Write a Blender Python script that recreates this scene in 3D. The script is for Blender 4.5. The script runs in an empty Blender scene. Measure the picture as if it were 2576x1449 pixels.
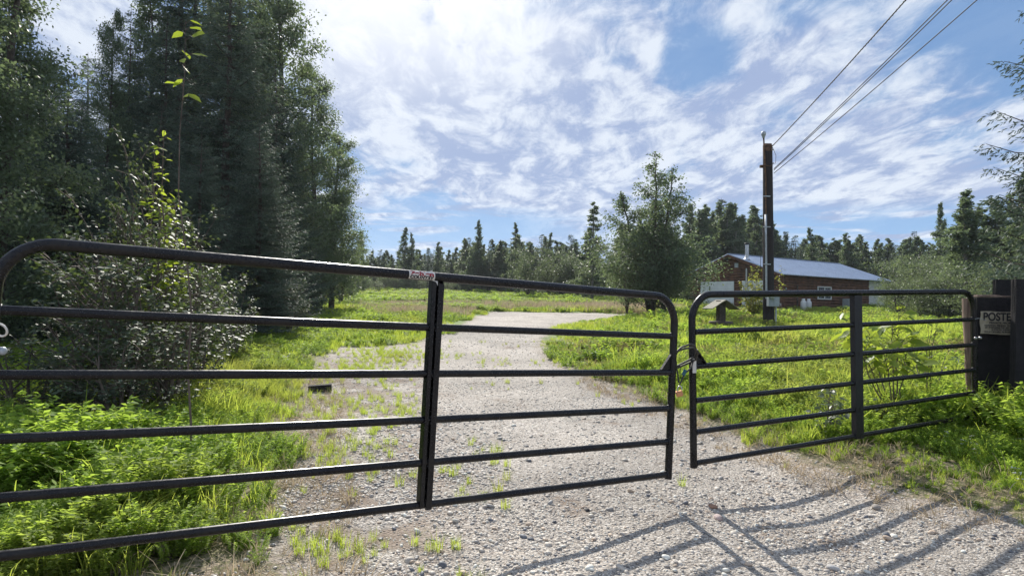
import bpy, bmesh, math, random
import numpy as np
from mathutils import Vector, Matrix
R = math.radians
rng = np.random.default_rng(7)
random.seed(7)
scene = bpy.context.scene
col = scene.collection

# ------------------------------------------------------------------ camera
FPX = 1600.0; CX, CY = 1288.0, 724.5          # photo measured on a 2576 x 1449 grid
PITCH = math.atan((765 - CY) / FPX); ROLL = 0.02; HC = 1.485
CAM = Vector((0, 0, HC))
_F = Vector((0, math.cos(PITCH), math.sin(PITCH))); _R0 = Vector((1, 0, 0)); _U0 = _R0.cross(_F)
_R = _R0 * math.cos(ROLL) + _U0 * math.sin(ROLL); _U = _U0 * math.cos(ROLL) - _R0 * math.sin(ROLL)
cam = bpy.data.cameras.new('camera'); co = bpy.data.objects.new('camera', cam); col.objects.link(co)
cam.sensor_width = 36; cam.lens = 36 * FPX / 2576; cam.clip_start = 0.05; cam.clip_end = 3000
m3 = Matrix((_R, _U, -_F)).transposed()
co.matrix_world = Matrix.Translation(CAM) @ m3.to_4x4()
scene.camera = co

def ray(x, y):
    return _F + _R * ((x - CX) / FPX) + _U * ((CY - y) / FPX)
def at(x, y, Y):
    d = ray(x, y); return CAM + d * (Y / d.y)

# ------------------------------------------------------------------ light
SUN_AZ = math.atan2(-325, 1600)               # left of straight ahead (+Y)
SUN_EL = R(37)
EXPO = 0.43
scene.view_settings.view_transform = 'Standard'; scene.view_settings.look = 'None'
scene.view_settings.exposure = EXPO; scene.view_settings.gamma = 1
sdir = Vector((math.sin(SUN_AZ) * math.cos(SUN_EL), math.cos(SUN_AZ) * math.cos(SUN_EL), math.sin(SUN_EL)))
sl = bpy.data.lights.new('sun', 'SUN'); sl.energy = 5.0; sl.angle = R(0.6); sl.color = (1, .95, .87)
so = bpy.data.objects.new('sun', sl); col.objects.link(so)
so.rotation_euler = sdir.to_track_quat('Z', 'Y').to_euler(); so.location = (0, 0, 30)

class NT:
    """small node helper"""
    def __init__(s, tree): s.t = tree; s.n = tree.nodes; s.l = tree.links
    def new(s, typ, **kw):
        n = s.n.new(typ)
        for k, v in kw.items(): setattr(n, k, v)
        return n
    def put(s, sock, v):
        if isinstance(v, bpy.types.NodeSocket): s.l.new(v, sock)
        elif v is not None: sock.default_value = v
    def math(s, op, a, b=None, c=None, clamp=False):
        n = s.new('ShaderNodeMath', operation=op); n.use_clamp = clamp
        s.put(n.inputs[0], a); s.put(n.inputs[1], b); s.put(n.inputs[2], c); return n.outputs[0]
    def vmath(s, op, a, b=None):
        n = s.new('ShaderNodeVectorMath', operation=op); s.put(n.inputs[0], a); s.put(n.inputs[1], b)
        return n.outputs['Value'] if op in ('DOT_PRODUCT', 'LENGTH') else n.outputs[0]
    def noise(s, vec, scale, detail=4, rough=.5, dist=0, out='Fac'):
        n = s.new('ShaderNodeTexNoise'); s.put(n.inputs['Vector'], vec)
        n.inputs['Scale'].default_value = scale; n.inputs['Detail'].default_value = detail
        n.inputs['Roughness'].default_value = rough; n.inputs['Distortion'].default_value = dist
        return n.outputs[out]
    def map(s, v, a, b, c=0., d=1., smooth=True):
        n = s.new('ShaderNodeMapRange'); n.interpolation_type = 'SMOOTHSTEP' if smooth else 'LINEAR'
        s.put(n.inputs['Value'], v); n.inputs['From Min'].default_value = a; n.inputs['From Max'].default_value = b
        n.inputs['To Min'].default_value = c; n.inputs['To Max'].default_value = d; return n.outputs['Result']
    def mix(s, f, a, b, blend='MIX'):
        n = s.new('ShaderNodeMix', data_type='RGBA', blend_type=blend)
        def c(v): return (*v, 1) if isinstance(v, tuple) and len(v) == 3 else v
        s.put(n.inputs['Factor'], f); s.put(n.inputs['A'], c(a)) if False else s.put(n.inputs[6], c(a)); s.put(n.inputs[7], c(b))
        return n.outputs[2]
    def ramp(s, f, stops):
        n = s.new('ShaderNodeValToRGB'); s.put(n.inputs[0], f); e = n.color_ramp.elements
        while len(e) < len(stops): e.new(.5)
        for k, (p, c) in enumerate(stops): e[k].position = p; e[k].color = (*c, 1)
        return n.outputs[0]

world = bpy.data.worlds.new('World'); scene.world = world; world.use_nodes = True
def build_world():
    W = NT(world.node_tree); W.n.clear()
    out = W.new('ShaderNodeOutputWorld'); bg = W.new('ShaderNodeBackground'); W.l.new(bg.outputs[0], out.inputs[0])
    bg.inputs[1].default_value = 0.1
    k = 10 / 2 ** EXPO                                   # display value -> world colour
    sky = W.new('ShaderNodeTexSky'); sky.sky_type = 'NISHITA'; sky.sun_disc = False
    sky.sun_elevation = SUN_EL; sky.sun_rotation = SUN_AZ; sky.air_density = 1.0; sky.dust_density = .3; sky.ozone_density = 2.0
    tc = W.new('ShaderNodeTexCoord').outputs['Generated']
    sp = W.new('ShaderNodeSeparateXYZ'); W.l.new(tc, sp.inputs[0]); x, y, z = sp.outputs
    zc = W.math('ADD', W.math('MAXIMUM', z, 0.), .13)
    cb = W.new('ShaderNodeCombineXYZ'); W.put(cb.inputs[0], W.math('DIVIDE', x, zc)); W.put(cb.inputs[1], W.math('DIVIDE', y, zc))
    mp = W.new('ShaderNodeMapping'); W.put(mp.inputs[0], cb.outputs[0]); mp.inputs['Rotation'].default_value = (0, 0, R(28)); mp.inputs['Scale'].default_value = (1.5, .85, 1); mp.inputs['Location'].default_value = (3.1, 1.7, 0)
    P = mp.outputs[0]
    n1 = W.noise(P, 1.5, 11, .6, .35)
    n2 = W.noise(P, 5.0, 10, .66, .5)
    n3 = W.noise(P, .75, 3, .5, .2)
    dens = W.math('ADD', W.math('MULTIPLY', n1, .62), W.math('ADD', W.math('MULTIPLY', n2, .22), W.math('MULTIPLY', n3, .16)))
    def blob(px, py, a, w):
        nonlocal dens
        d = ray(px, py).normalized()
        dt = W.vmath('DOT_PRODUCT', tc, tuple(d))
        g = W.map(dt, math.cos(R(w)), 1.0, 0, a)
        dens = W.math('ADD', dens, g)
    blob(1760, 190, -.10, 5); blob(2200, 90, -.06, 8); blob(2480, 120, -.10, 12); blob(1120, 110, -.05, 6)
    blob(2000, 330, -.05, 7); blob(900, 60, .1, 8); blob(1500, 420, .10, 14); blob(2150, 470, .13, 14); blob(1250, 260, .06, 9)
    cov = W.map(dens, .385, .53)
    # clear band low over the tree tops, with thin streaks in it
    cb2 = W.new('ShaderNodeCombineXYZ'); az = W.math('ARCTAN2', x, y)
    W.put(cb2.inputs[0], W.math('MULTIPLY', az, 5.)); W.put(cb2.inputs[1], W.math('MULTIPLY', z, 42.))
    st = W.noise(cb2.outputs[0], 1.1, 6, .55, .6)
    streak = W.map(st, .50, .64)
    wob = W.math('MULTIPLY', W.math('SUBTRACT', W.noise(cb2.outputs[0], .45, 3, .5), .5), .09)
    zz = W.math('ADD', z, wob)
    top = W.map(zz, .128, .158)                          # 1 above the band
    mask_l = W.map(W.math('ABSOLUTE', W.math('ADD', az, .12)), .10, .30, 1, 0)
    mask_r = W.map(W.math('ABSOLUTE', W.math('SUBTRACT', az, .52)), .08, .28, 1, 0)
    band = W.math('MAXIMUM', mask_l, mask_r)
    low = W.map(zz, .055, .085, .8, 0.)
    inb = W.math('MAXIMUM', streak, low)
    low_all = W.math('ADD', W.math('MULTIPLY', inb, band), W.math('MULTIPLY', .78, W.math('SUBTRACT', 1., band)))
    cov = W.math('ADD', W.math('MULTIPLY', cov, top), W.math('MULTIPLY', low_all, W.math('SUBTRACT', 1., top)))
    cov = W.math('MULTIPLY_ADD', cov, .84, .06)
    # cloud light and shade
    sh = W.noise(P, 2.3, 9, .62, .7)
    lit = W.map(W.math('ADD', sh, W.math('MULTIPLY', W.math('SUBTRACT', n2, .5), .9)), .36, .66)
    cl = W.mix(lit, (.38 * k, .47 * k, .70 * k), (.84 * k, .90 * k, .99 * k))
    sd = W.vmath('DOT_PRODUCT', tc, tuple(sdir))
    glow = W.math('POWER', W.map(sd, math.cos(R(28)), 1.0, 0, 1), 2.2)
    cl = W.mix(glow, cl, (1.25 * k, 1.25 * k, 1.25 * k))
    hz = W.map(z, .0, .30)
    blue = W.mix(hz, (.24 * k, .48 * k, .86 * k), (.15 * k, .31 * k, .60 * k))
    blue = W.mix(.15, blue, sky.outputs[0])
    c = W.mix(cov, blue, cl)
    below = W.map(z, -.05, 0., 0, 1)
    c = W.mix(below, (.1 * k, .12 * k, .1 * k), c)
    W.l.new(c, bg.inputs[0])
build_world()
world.cycles.sampling_method = 'MANUAL'; world.cycles.sample_map_resolution = 1024

# ------------------------------------------------------------------ helpers
def tag(o, label=None, cat=None, group=None, kind=None):
    if label: o['label'] = label
    if cat: o['category'] = cat
    if group: o['group'] = group
    if kind: o['kind'] = kind
    return o
def empty(name, loc=(0, 0, 0), rz=0):
    o = bpy.data.objects.new(name, None); col.objects.link(o); o.location = loc; o.rotation_euler = (0, 0, rz)
    o.empty_display_size = .2
    return o
def link(name, me, parent=None):
    o = bpy.data.objects.new(name, me); col.objects.link(o)
    if parent is not None: o.parent = parent
    return o
def mesh_np(name, V, F4=None, F3=None, mat=None, smooth=False, tint=None):
    """mesh from numpy arrays; V (n,3), F4 (m,4), F3 (k,3), tint (n,)"""
    me = bpy.data.meshes.new(name)
    V = np.asarray(V, np.float32)
    nl = []; ls = []; lt = []; off = 0
    if F4 is not None and len(F4):
        F4 = np.asarray(F4, np.int32); nl.append(F4.ravel()); ls.append(off + 4 * np.arange(len(F4))); lt.append(np.full(len(F4), 4)); off += F4.size
    if F3 is not None and len(F3):
        F3 = np.asarray(F3, np.int32); nl.append(F3.ravel()); ls.append(off + 3 * np.arange(len(F3))); lt.append(np.full(len(F3), 3)); off += F3.size
    L = np.concatenate(nl).astype(np.int32); S = np.concatenate(ls).astype(np.int32)
    me.vertices.add(len(V)); me.vertices.foreach_set('co', V.ravel())
    me.loops.add(len(L)); me.loops.foreach_set('vertex_index', L)
    me.polygons.add(len(S)); me.polygons.foreach_set('loop_start', S)
    if smooth: me.polygons.foreach_set('use_smooth', np.ones(len(S), bool))
    if tint is not None:
        a = me.attributes.new('tint', 'FLOAT', 'POINT'); a.data.foreach_set('value', np.asarray(tint, np.float32))
    me.update(calc_edges=True)
    if mat: me.materials.append(mat)
    return me
class MB:
    """collects simple solids into one mesh"""
    def __init__(s): s.v = []; s.f = []; s.sm = []
    def add(s, vs, fs, smooth=False):
        b = len(s.v); s.v += [tuple(v) for v in vs]; s.f += [tuple(b + i for i in f) for f in fs]; s.sm += [smooth] * len(fs)
    def box(s, c, d, M=None):
        x, y, z = d[0] / 2, d[1] / 2, d[2] / 2; c = Vector(c)
        vs = [Vector((i, j, k)) for i in (-x, x) for j in (-y, y) for k in (-z, z)]
        vs = [c + ((M @ v) if M else v) for v in vs]
        s.add(vs, [(0, 1, 3, 2), (4, 6, 7, 5), (0, 4, 5, 1), (2, 3, 7, 6), (0, 2, 6, 4), (1, 5, 7, 3)])
    def prism(s, poly, ext):
        """poly: list of Vector, extruded by vector ext"""
        n = len(poly); ext = Vector(ext)
        s.add([Vector(p) for p in poly] + [Vector(p) + ext for p in poly],
              [tuple(range(n))[::-1], tuple(range(n, 2 * n))] + [(i, (i + 1) % n, n + (i + 1) % n, n + i) for i in range(n)])
    def tube(s, pts, r, seg=10, cap=True):
        pts = [Vector(p) for p in pts]; n = len(pts)
        rs = r if hasattr(r, '__len__') else [r] * n
        T = [(pts[min(i + 1, n - 1)] - pts[max(i - 1, 0)]).normalized() for i in range(n)]
        a = Vector((0, 0, 1)) if abs(T[0].z) < .9 else Vector((1, 0, 0))
        N = (a - T[0] * a.dot(T[0])).normalized(); vs = []
        for i in range(n):
            N = (N - T[i] * N.dot(T[i])).normalized(); B = T[i].cross(N)
            for k in range(seg):
                t = 2 * math.pi * k / seg; vs.append(pts[i] + (N * math.cos(t) + B * math.sin(t)) * rs[i])
        fs = [(i * seg + k, i * seg + (k + 1) % seg, (i + 1) * seg + (k + 1) % seg, (i + 1) * seg + k) for i in range(n - 1) for k in range(seg)]
        s.add(vs, fs, True)
        if cap:
            s.add([vs[k] for k in range(seg)], [tuple(range(seg))[::-1]]); s.add([vs[(n - 1) * seg + k] for k in range(seg)], [tuple(range(seg))])
    def lathe(s, c, prof, seg=16, axis=None):
        """prof: list of (r, h) along axis"""
        c = Vector(c); ax = Vector(axis or (0, 0, 1)).normalized(); a = Vector((1, 0, 0)) if abs(ax.x) < .9 else Vector((0, 1, 0))
        N = (a - ax * a.dot(ax)).normalized(); B = ax.cross(N); vs = []
        for r, h in prof:
            for k in range(seg):
                t = 2 * math.pi * k / seg; vs.append(c + ax * h + (N * math.cos(t) + B * math.sin(t)) * max(r, 1e-4))
        n = len(prof)
        s.add(vs, [(i * seg + k, i * seg + (k + 1) % seg, (i + 1) * seg + (k + 1) % seg, (i + 1) * seg + k) for i in range(n - 1) for k in range(seg)], True)
    def build(s, name, mat, parent=None, bevel=0):
        me = bpy.data.meshes.new(name); me.from_pydata(s.v, [], s.f); me.update()
        me.polygons.foreach_set('use_smooth', s.sm); me.materials.append(mat)
        o = link(name, me, parent)
        if bevel:
            b = o.modifiers.new('bevel', 'BEVEL'); b.width = bevel; b.segments = 2; b.limit_method = 'ANGLE'
        return o
def base_at(o, p):
    """move an object's origin to p, keeping its vertices where they are"""
    me = o.data; me.transform(Matrix.Translation(-Vector(p))); o.location = p; return o

# ------------------------------------------------------------------ materials
def mat(name):
    m = bpy.data.materials.new(name); m.use_nodes = True; T = NT(m.node_tree); T.n.clear()
    out = T.new('ShaderNodeOutputMaterial'); return m, T, out
def simple(name, c, rough=.6, metal=0, var=.25, scale=8, bump=0, bscale=40, c2=None, spec=.5):
    m, T, out = mat(name); b = T.new('ShaderNodeBsdfPrincipled'); T.l.new(b.outputs[0], out.inputs[0])
    tc = T.new('ShaderNodeTexCoord').outputs['Object']
    n = T.noise(tc, scale, 5, .6)
    lo = c2 or tuple(v * (1 - var) for v in c); hi = c if c2 else tuple(min(1, v * (1 + var)) for v in c)
    T.l.new(T.mix(T.map(n, .3, .7), lo, hi), b.inputs['Base Color'])
    b.inputs['Roughness'].default_value = rough; b.inputs['Metallic'].default_value = metal
    b.inputs['Specular IOR Level'].default_value = spec
    if bump:
        bp = T.new('ShaderNodeBump'); bp.inputs['Strength'].default_value = bump; bp.inputs['Distance'].default_value = .02
        T.l.new(T.noise(tc, bscale, 4, .6), bp.inputs['Height']); T.l.new(bp.outputs[0], b.inputs['Normal'])
    return m
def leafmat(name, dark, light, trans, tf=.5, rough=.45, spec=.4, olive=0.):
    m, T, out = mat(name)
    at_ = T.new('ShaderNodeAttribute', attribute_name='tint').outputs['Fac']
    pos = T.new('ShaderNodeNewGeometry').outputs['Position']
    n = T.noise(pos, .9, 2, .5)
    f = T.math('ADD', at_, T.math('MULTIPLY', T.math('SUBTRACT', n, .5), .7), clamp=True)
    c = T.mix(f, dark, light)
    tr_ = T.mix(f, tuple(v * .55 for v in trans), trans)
    if olive:
        g = T.math('MULTIPLY', T.map(T.noise(pos, .32, 5, .65), .46, .66), olive); c = T.mix(g, c, (.24, .19, .075)); tr_ = T.mix(g, tr_, (.44, .34, .12))
    b = T.new('ShaderNodeBsdfPrincipled'); T.l.new(c, b.inputs['Base Color']); b.inputs['Roughness'].default_value = rough
    b.inputs['Specular IOR Level'].default_value = spec
    t = T.new('ShaderNodeBsdfTranslucent'); T.l.new(tr_, t.inputs[0])
    mx = T.new('ShaderNodeMixShader'); mx.inputs[0].default_value = tf
    T.l.new(b.outputs[0], mx.inputs[1]); T.l.new(t.outputs[0], mx.inputs[2]); T.l.new(mx.outputs[0], out.inputs[0])
    return m
M = {}
M['poplar'] = leafmat('poplar_leaf', (.065, .10, .07), (.16, .21, .135), (.24, .32, .13), .46, .5, .35)
M['willow'] = leafmat('willow_leaf', (.07, .10, .07), (.17, .21, .13), (.24, .31, .12), .46, .45, .5)
M['spruce'] = leafmat('spruce_needle', (.035, .065, .052), (.17, .225, .17), (.14, .19, .11), .28, .6, .25)  # paler tips put sky light on the boughs into the needle colour
M['shrub'] = leafmat('shrub_leaf', (.04, .06, .042), (.11, .15, .085), (.18, .25, .06), .30, .55, .35)
M['young'] = leafmat('young_leaf', (.12, .20, .03), (.28, .36, .06), (.50, .62, .06), .55, .45, .3)
M['amber'] = leafmat('amber_leaf', (.20, .26, .05), (.34, .32, .08), (.58, .60, .10), .55, .5, .3)
M['grass'] = leafmat('grass_blade', (.15, .23, .035), (.33, .40, .08), (.64, .78, .10), .60, .6, .12, .4)
M['weed'] = leafmat('weed_leaf', (.11, .20, .035), (.26, .36, .07), (.52, .72, .09), .57, .6, .12, .35)
M['clover'] = leafmat('clover_head', (.19, .19, .06), (.34, .24, .15), (.45, .38, .15), .5, .7, .2)
M['straw'] = leafmat('dry_straw', (.34, .26, .15), (.62, .50, .38), (.55, .45, .3), .4, .7, .2)
M['petal'] = leafmat('white_petal', (.7, .7, .66), (.85, .85, .82), (.7, .7, .66), .4, .6, .2)
M['bark'] = simple('bark', (.10, .08, .065), .9, c2=(.045, .038, .032), scale=14, bump=.6, bscale=30)
M['twig'] = simple('twig_bark', (.13, .10, .08), .85, var=.3)
M['birchbark'] = simple('pale_bark', (.30, .28, .25), .85, c2=(.10, .09, .08), scale=18, bump=.4)
M['black'] = simple('black_painted_steel', (.012, .011, .011), .27, c2=(.005, .005, .007), scale=7, bump=.04, bscale=300, spec=.32)
M['blackrough'] = simple('rough_black_steel', (.012, .012, .015), .5, var=.3, scale=40, bump=.15, bscale=200)
M['steel'] = simple('bright_steel', (.55, .55, .55), .35, 1.0, scale=20)
M['galv'] = simple('galvanized', (.42, .45, .48), .5, .3, scale=12)
M['grey'] = simple('grey_enamel', (.33, .37, .40), .5, scale=6, var=.12)
M['white'] = simple('white_paint', (.74, .75, .76), .6, scale=3, var=.08)
M['pole'] = simple('creosote_wood', (.022, .016, .016), .8, c2=(.016, .012, .013), scale=10, bump=.4, bscale=50)
M['poletop'] = simple('bare_pole_wood', (.20, .105, .05), .85, c2=(.05, .03, .022), scale=9, bump=.5, bscale=40)
M['timber'] = simple('dark_timber', (.016, .014, .016), .9, c2=(.006, .005, .006), scale=12, bump=.5, bscale=60)
M['timbertop'] = simple('weathered_timber', (.30, .22, .17), .9, c2=(.10, .07, .055), scale=25, bump=.5)
M['red'] = simple('red_ink', (.33, .02, .03), .6, var=.1)
M['ink'] = simple('black_ink', (.03, .028, .03), .7, var=.2)
M['paper'] = simple('faded_paper', (.52, .47, .36), .8, c2=(.36, .31, .22), scale=14)
M['decal'] = simple('pale_decal', (.66, .64, .58), .55, var=.08, scale=30)
M['brass'] = simple('brass', (.50, .25, .13), .4, .8)
M['cable'] = simple('grimy_cable', (.09, .085, .07), .55, .3, scale=60, c2=(.025, .023, .02))
M['blue'] = simple('blue_plastic', (.02, .10, .14), .5)
M['rock'] = simple('rock', (.40, .37, .33), .8, c2=(.22, .21, .20), scale=20, bump=.3)

def worn_paint():
    m, T, out = mat('worn_black_paint'); b = T.new('ShaderNodeBsdfPrincipled'); T.l.new(b.outputs[0], out.inputs[0])
    tc = T.new('ShaderNodeTexCoord').outputs['Object']; n = T.noise(tc, 4, 6, .7); n2 = T.noise(tc, 70, 4, .7); f = T.math('ADD', T.math('MULTIPLY', n, .55), T.math('MULTIPLY', n2, .45))
    c = T.mix(T.map(f, .45, .62), (.005, .005, .007), (.020, .018, .016)); c = T.mix(T.map(f, .665, .69), c, (.13, .08, .055))
    T.l.new(c, b.inputs['Base Color']); T.l.new(T.map(f, .4, .65, .22, .48), b.inputs['Roughness']); b.inputs['Specular IOR Level'].default_value = .32
    bp = T.new('ShaderNodeBump'); bp.inputs['Strength'].default_value = .04; bp.inputs['Distance'].default_value = .001; T.l.new(n2, bp.inputs['Height']); T.l.new(bp.outputs[0], b.inputs['Normal']); return m
M['black'] = worn_paint()
def wood_grain(name, c1, c2, ring=(3, 3, .25), rough=.85, bump=.5):
    m, T, out = mat(name); b = T.new('ShaderNodeBsdfPrincipled'); T.l.new(b.outputs[0], out.inputs[0])
    tc = T.new('ShaderNodeTexCoord').outputs['Object']; mp = T.new('ShaderNodeMapping'); T.put(mp.inputs[0], tc); mp.inputs['Scale'].default_value = ring
    n = T.noise(mp.outputs[0], 9, 8, .65, .4); n2 = T.noise(tc, 2.2, 3, .5)
    f = T.math('ADD', T.math('MULTIPLY', n, .7), T.math('MULTIPLY', n2, .35))
    T.l.new(T.mix(T.map(f, .38, .66), c1, c2), b.inputs['Base Color']); b.inputs['Roughness'].default_value = rough
    bp = T.new('ShaderNodeBump'); bp.inputs['Strength'].default_value = bump; bp.inputs['Distance'].default_value = .01
    T.l.new(n, bp.inputs['Height']); T.l.new(bp.outputs[0], b.inputs['Normal']); return m
M['log'] = wood_grain('stained_log', (.032, .016, .010), (.21, .090, .048), (.35, .35, 3.5))
M['postwood'] = wood_grain('weathered_post', (.09, .055, .04), (.36, .25, .19), (3.5, 3.5, .3))
M['boards'] = wood_grain('weathered_board', (.03, .022, .018), (.10, .08, .065), (2, 2, 2))
M['shingle'] = wood_grain('mossy_shingle', (.10, .10, .06), (.30, .28, .22), (3, 3, 3))

# ------------------------------------------------------------------ ground
def ss(a, b, x):
    t = np.clip((x - a) / (b - a), 0, 1); return t * t * (3 - 2 * t)
def vnoise(x, y, s, seed=0):
    """cheap smooth noise, vectorised"""
    x = np.asarray(x) * s; y = np.asarray(y) * s; v = 0; a = 1; t = 0
    for o in range(3):
        r = np.random.default_rng(seed * 17 + o)
        for q in range(4):
            an = r.uniform(0, 6.28); ph = r.uniform(0, 6.28); fr = r.uniform(.6, 1.5)
            v = v + a * np.sin((x * math.cos(an) + y * math.sin(an)) * fr * 2 ** o * 2 + ph + 1.3 * np.sin((x * math.sin(an) - y * math.cos(an)) * fr * 1.3 * 2 ** o + ph * 2))
            t += a * .7
        a *= .55
    return np.clip(v / t * 1.6, -1, 1)
def plane_z(X, Y):
    return .033 * np.minimum(Y, 130) + .010 * X
def ground_z(X, Y):
    X = np.asarray(X, float); Y = np.asarray(Y, float)
    z = plane_z(X, Y)
    z = z - .33 * ss(8, 17, X) * ss(18, 38, Y) * (1 - ss(60, 90, Y))
    z = z + .02 * vnoise(X, Y, .35, 3) * ss(3, 8, Y) + .10 * vnoise(X, Y, .07, 5) * ss(40, 60, Y)
    z = z - .062 * np.exp(-((X - 2.05 - .12 * (4.4 - Y)) / .75) ** 2) * ss(2.4, 3.2, Y) * (1 - ss(6, 9, Y)) + .018 * vnoise(X, Y, .9, 71) * ss(1, 3, Y)
    return z
def gz(X, Y): return float(ground_z(X, Y))
def gpt(x, y):
    """ground point under a pixel of the photo"""
    d = ray(x, y); t = HC / (.033 * d.y + .01 * d.x - d.z); return CAM.x + d.x * t, d.y * t
gl = [(700, 1449), (705, 1330), (735, 1230), (735, 1130), (770, 1020), (785, 950), (800, 905), (840, 872), (1040, 868), (1075, 850), (1150, 836), (1165, 812), (1195, 797), (1235, 784)]
gr = [(1440, 786), (1600, 790), (1600, 798), (1465, 806), (1400, 825), (1365, 852), (1375, 888), (1450, 930), (1560, 975), (1690, 1025), (1800, 1065), (1900, 1105), (2010, 1140), (2110, 1175), (2180, 1215), (2320, 1248), (2450, 1285), (2576, 1318)]
poly = [gpt(*p) for p in gl] + [gpt(*p) for p in gr]
poly = [(-1.25, .5), (-2.6, -1.5), (-30, -3)] + poly + [(5.6, 2.6), (30, 1.5), (30, -30), (-30, -30)]
PG = np.array(poly)
def gmask(X, Y):
    """signed distance to the gravel outline, + inside"""
    X = np.asarray(X, float).ravel(); Y = np.asarray(Y, float).ravel()
    d = np.full(X.shape, 1e9); ins = np.zeros(X.shape, bool); n = len(PG)
    for i in range(n):
        a = PG[i]; b = PG[(i + 1) % n]; e = b - a
        t = np.clip(((X - a[0]) * e[0] + (Y - a[1]) * e[1]) / (e @ e), 0, 1)
        d = np.minimum(d, np.hypot(X - a[0] - t * e[0], Y - a[1] - t * e[1]))
        c = ((a[1] > Y) != (b[1] > Y)); den = (b[1] - a[1]) if b[1] != a[1] else 1e-9
        ins ^= c & (X < (b[0] - a[0]) * (Y - a[1]) / den + a[0])
    return np.where(ins, d, -d)

def ground_material():
    m, T, out = mat('ground_surface'); b = T.new('ShaderNodeBsdfPrincipled'); T.l.new(b.outputs[0], out.inputs[0])
    pos = T.new('ShaderNodeNewGeometry').outputs['Position']
    g = T.new('ShaderNodeAttribute', attribute_name='gravel').outputs['Fac']
    e = T.noise(pos, 1.7, 6, .65); e2 = T.noise(pos, 9, 4, .6)
    f = T.math('ADD', g, T.math('ADD', T.math('MULTIPLY', T.math('SUBTRACT', e, .5), 1.0), T.math('MULTIPLY', T.math('SUBTRACT', e2, .5), .5)))
    gf = T.map(f, -.08, .12)
    def vor(scale, rnd=1.):
        v = T.new('ShaderNodeTexVoronoi'); T.put(v.inputs['Vector'], pos); v.inputs['Scale'].default_value = scale; v.inputs['Randomness'].default_value = rnd; return v
    v1 = vor(62); v2 = vor(120)
    sel = T.map(T.noise(pos, 6, 3, .5), .45, .6)
    stops = [(0, (.11, .10, .095)), (.2, (.25, .225, .195)), (.45, (.39, .355, .31)), (.68, (.48, .42, .35)), (.85, (.58, .54, .48)), (1, (.72, .67, .60))]
    def colr(v):
        s = T.new('ShaderNodeSeparateColor'); T.l.new(v.outputs['Color'], s.inputs[0]); return T.ramp(s.outputs[0], stops)
    pc = T.mix(sel, colr(v1), colr(v2))
    dist = T.math('MULTIPLY', v1.outputs['Distance'], 1.0)
    gap = T.map(dist, .45, .75)
    pc = T.mix(T.math('MULTIPLY', gap, .45), pc, (.24, .20, .165))
    big = T.noise(pos, .8, 4, .6); soil = T.map(T.math('ADD', big, T.math('MULTIPLY', T.math('SUBTRACT', e2, .5), .25)), .60, .74)
    edge = T.map(f, .0, .45, .55, 0.)
    sl2 = T.math('MULTIPLY', T.new('ShaderNodeAttribute', attribute_name='soil').outputs['Fac'], T.map(T.noise(pos, 2.6, 6, .65), .44, .58)); edge = T.math('MAXIMUM', edge, sl2)
    pc = T.mix(T.math('MULTIPLY', T.math('MAXIMUM', soil, edge), .8), pc, (.215, .155, .11))
    dirt = T.mix(T.map(T.noise(pos, 5, 5, .6), .35, .65), (.05, .06, .02), (.13, .13, .045))
    near = T.mix(T.map(T.noise(pos, 26, 4, .6), .4, .65), dirt, (.30, .24, .17))
    far = T.mix(T.map(T.noise(pos, .5, 5, .6), .35, .65), (.10, .17, .025), (.20, .26, .05))
    sp = T.new('ShaderNodeSeparateXYZ'); T.l.new(pos, sp.inputs[0])
    ground = T.mix(T.map(sp.outputs[1], 9, 22), near, far)
    tone = T.map(T.noise(pos, .45, 5, .6), .35, .65, .80, 1.16); cbt = T.new('ShaderNodeCombineColor'); [T.l.new(tone, cbt.inputs[i]) for i in range(3)]; pc = T.mix(1., pc, cbt.outputs[0], 'MULTIPLY')
    T.l.new(T.mix(gf, ground, pc), b.inputs['Base Color']); b.inputs['Roughness'].default_value = .85; b.inputs['Specular IOR Level'].default_value = .25
    h = T.math('SUBTRACT', 1., T.math('POWER', v1.outputs['Distance'], 1.6))
    h2 = T.math('SUBTRACT', 1., v2.outputs['Distance'])
    hh = T.math('ADD', T.math('MULTIPLY', h, .7), T.math('MULTIPLY', h2, .35))
    bp = T.new('ShaderNodeBump'); bp.inputs['Strength'].default_value = .9; bp.inputs['Distance'].default_value = .012
    T.l.new(hh, bp.inputs['Height']); T.l.new(bp.outputs[0], b.inputs['Normal'])
    return m
M['ground'] = ground_material()
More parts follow.
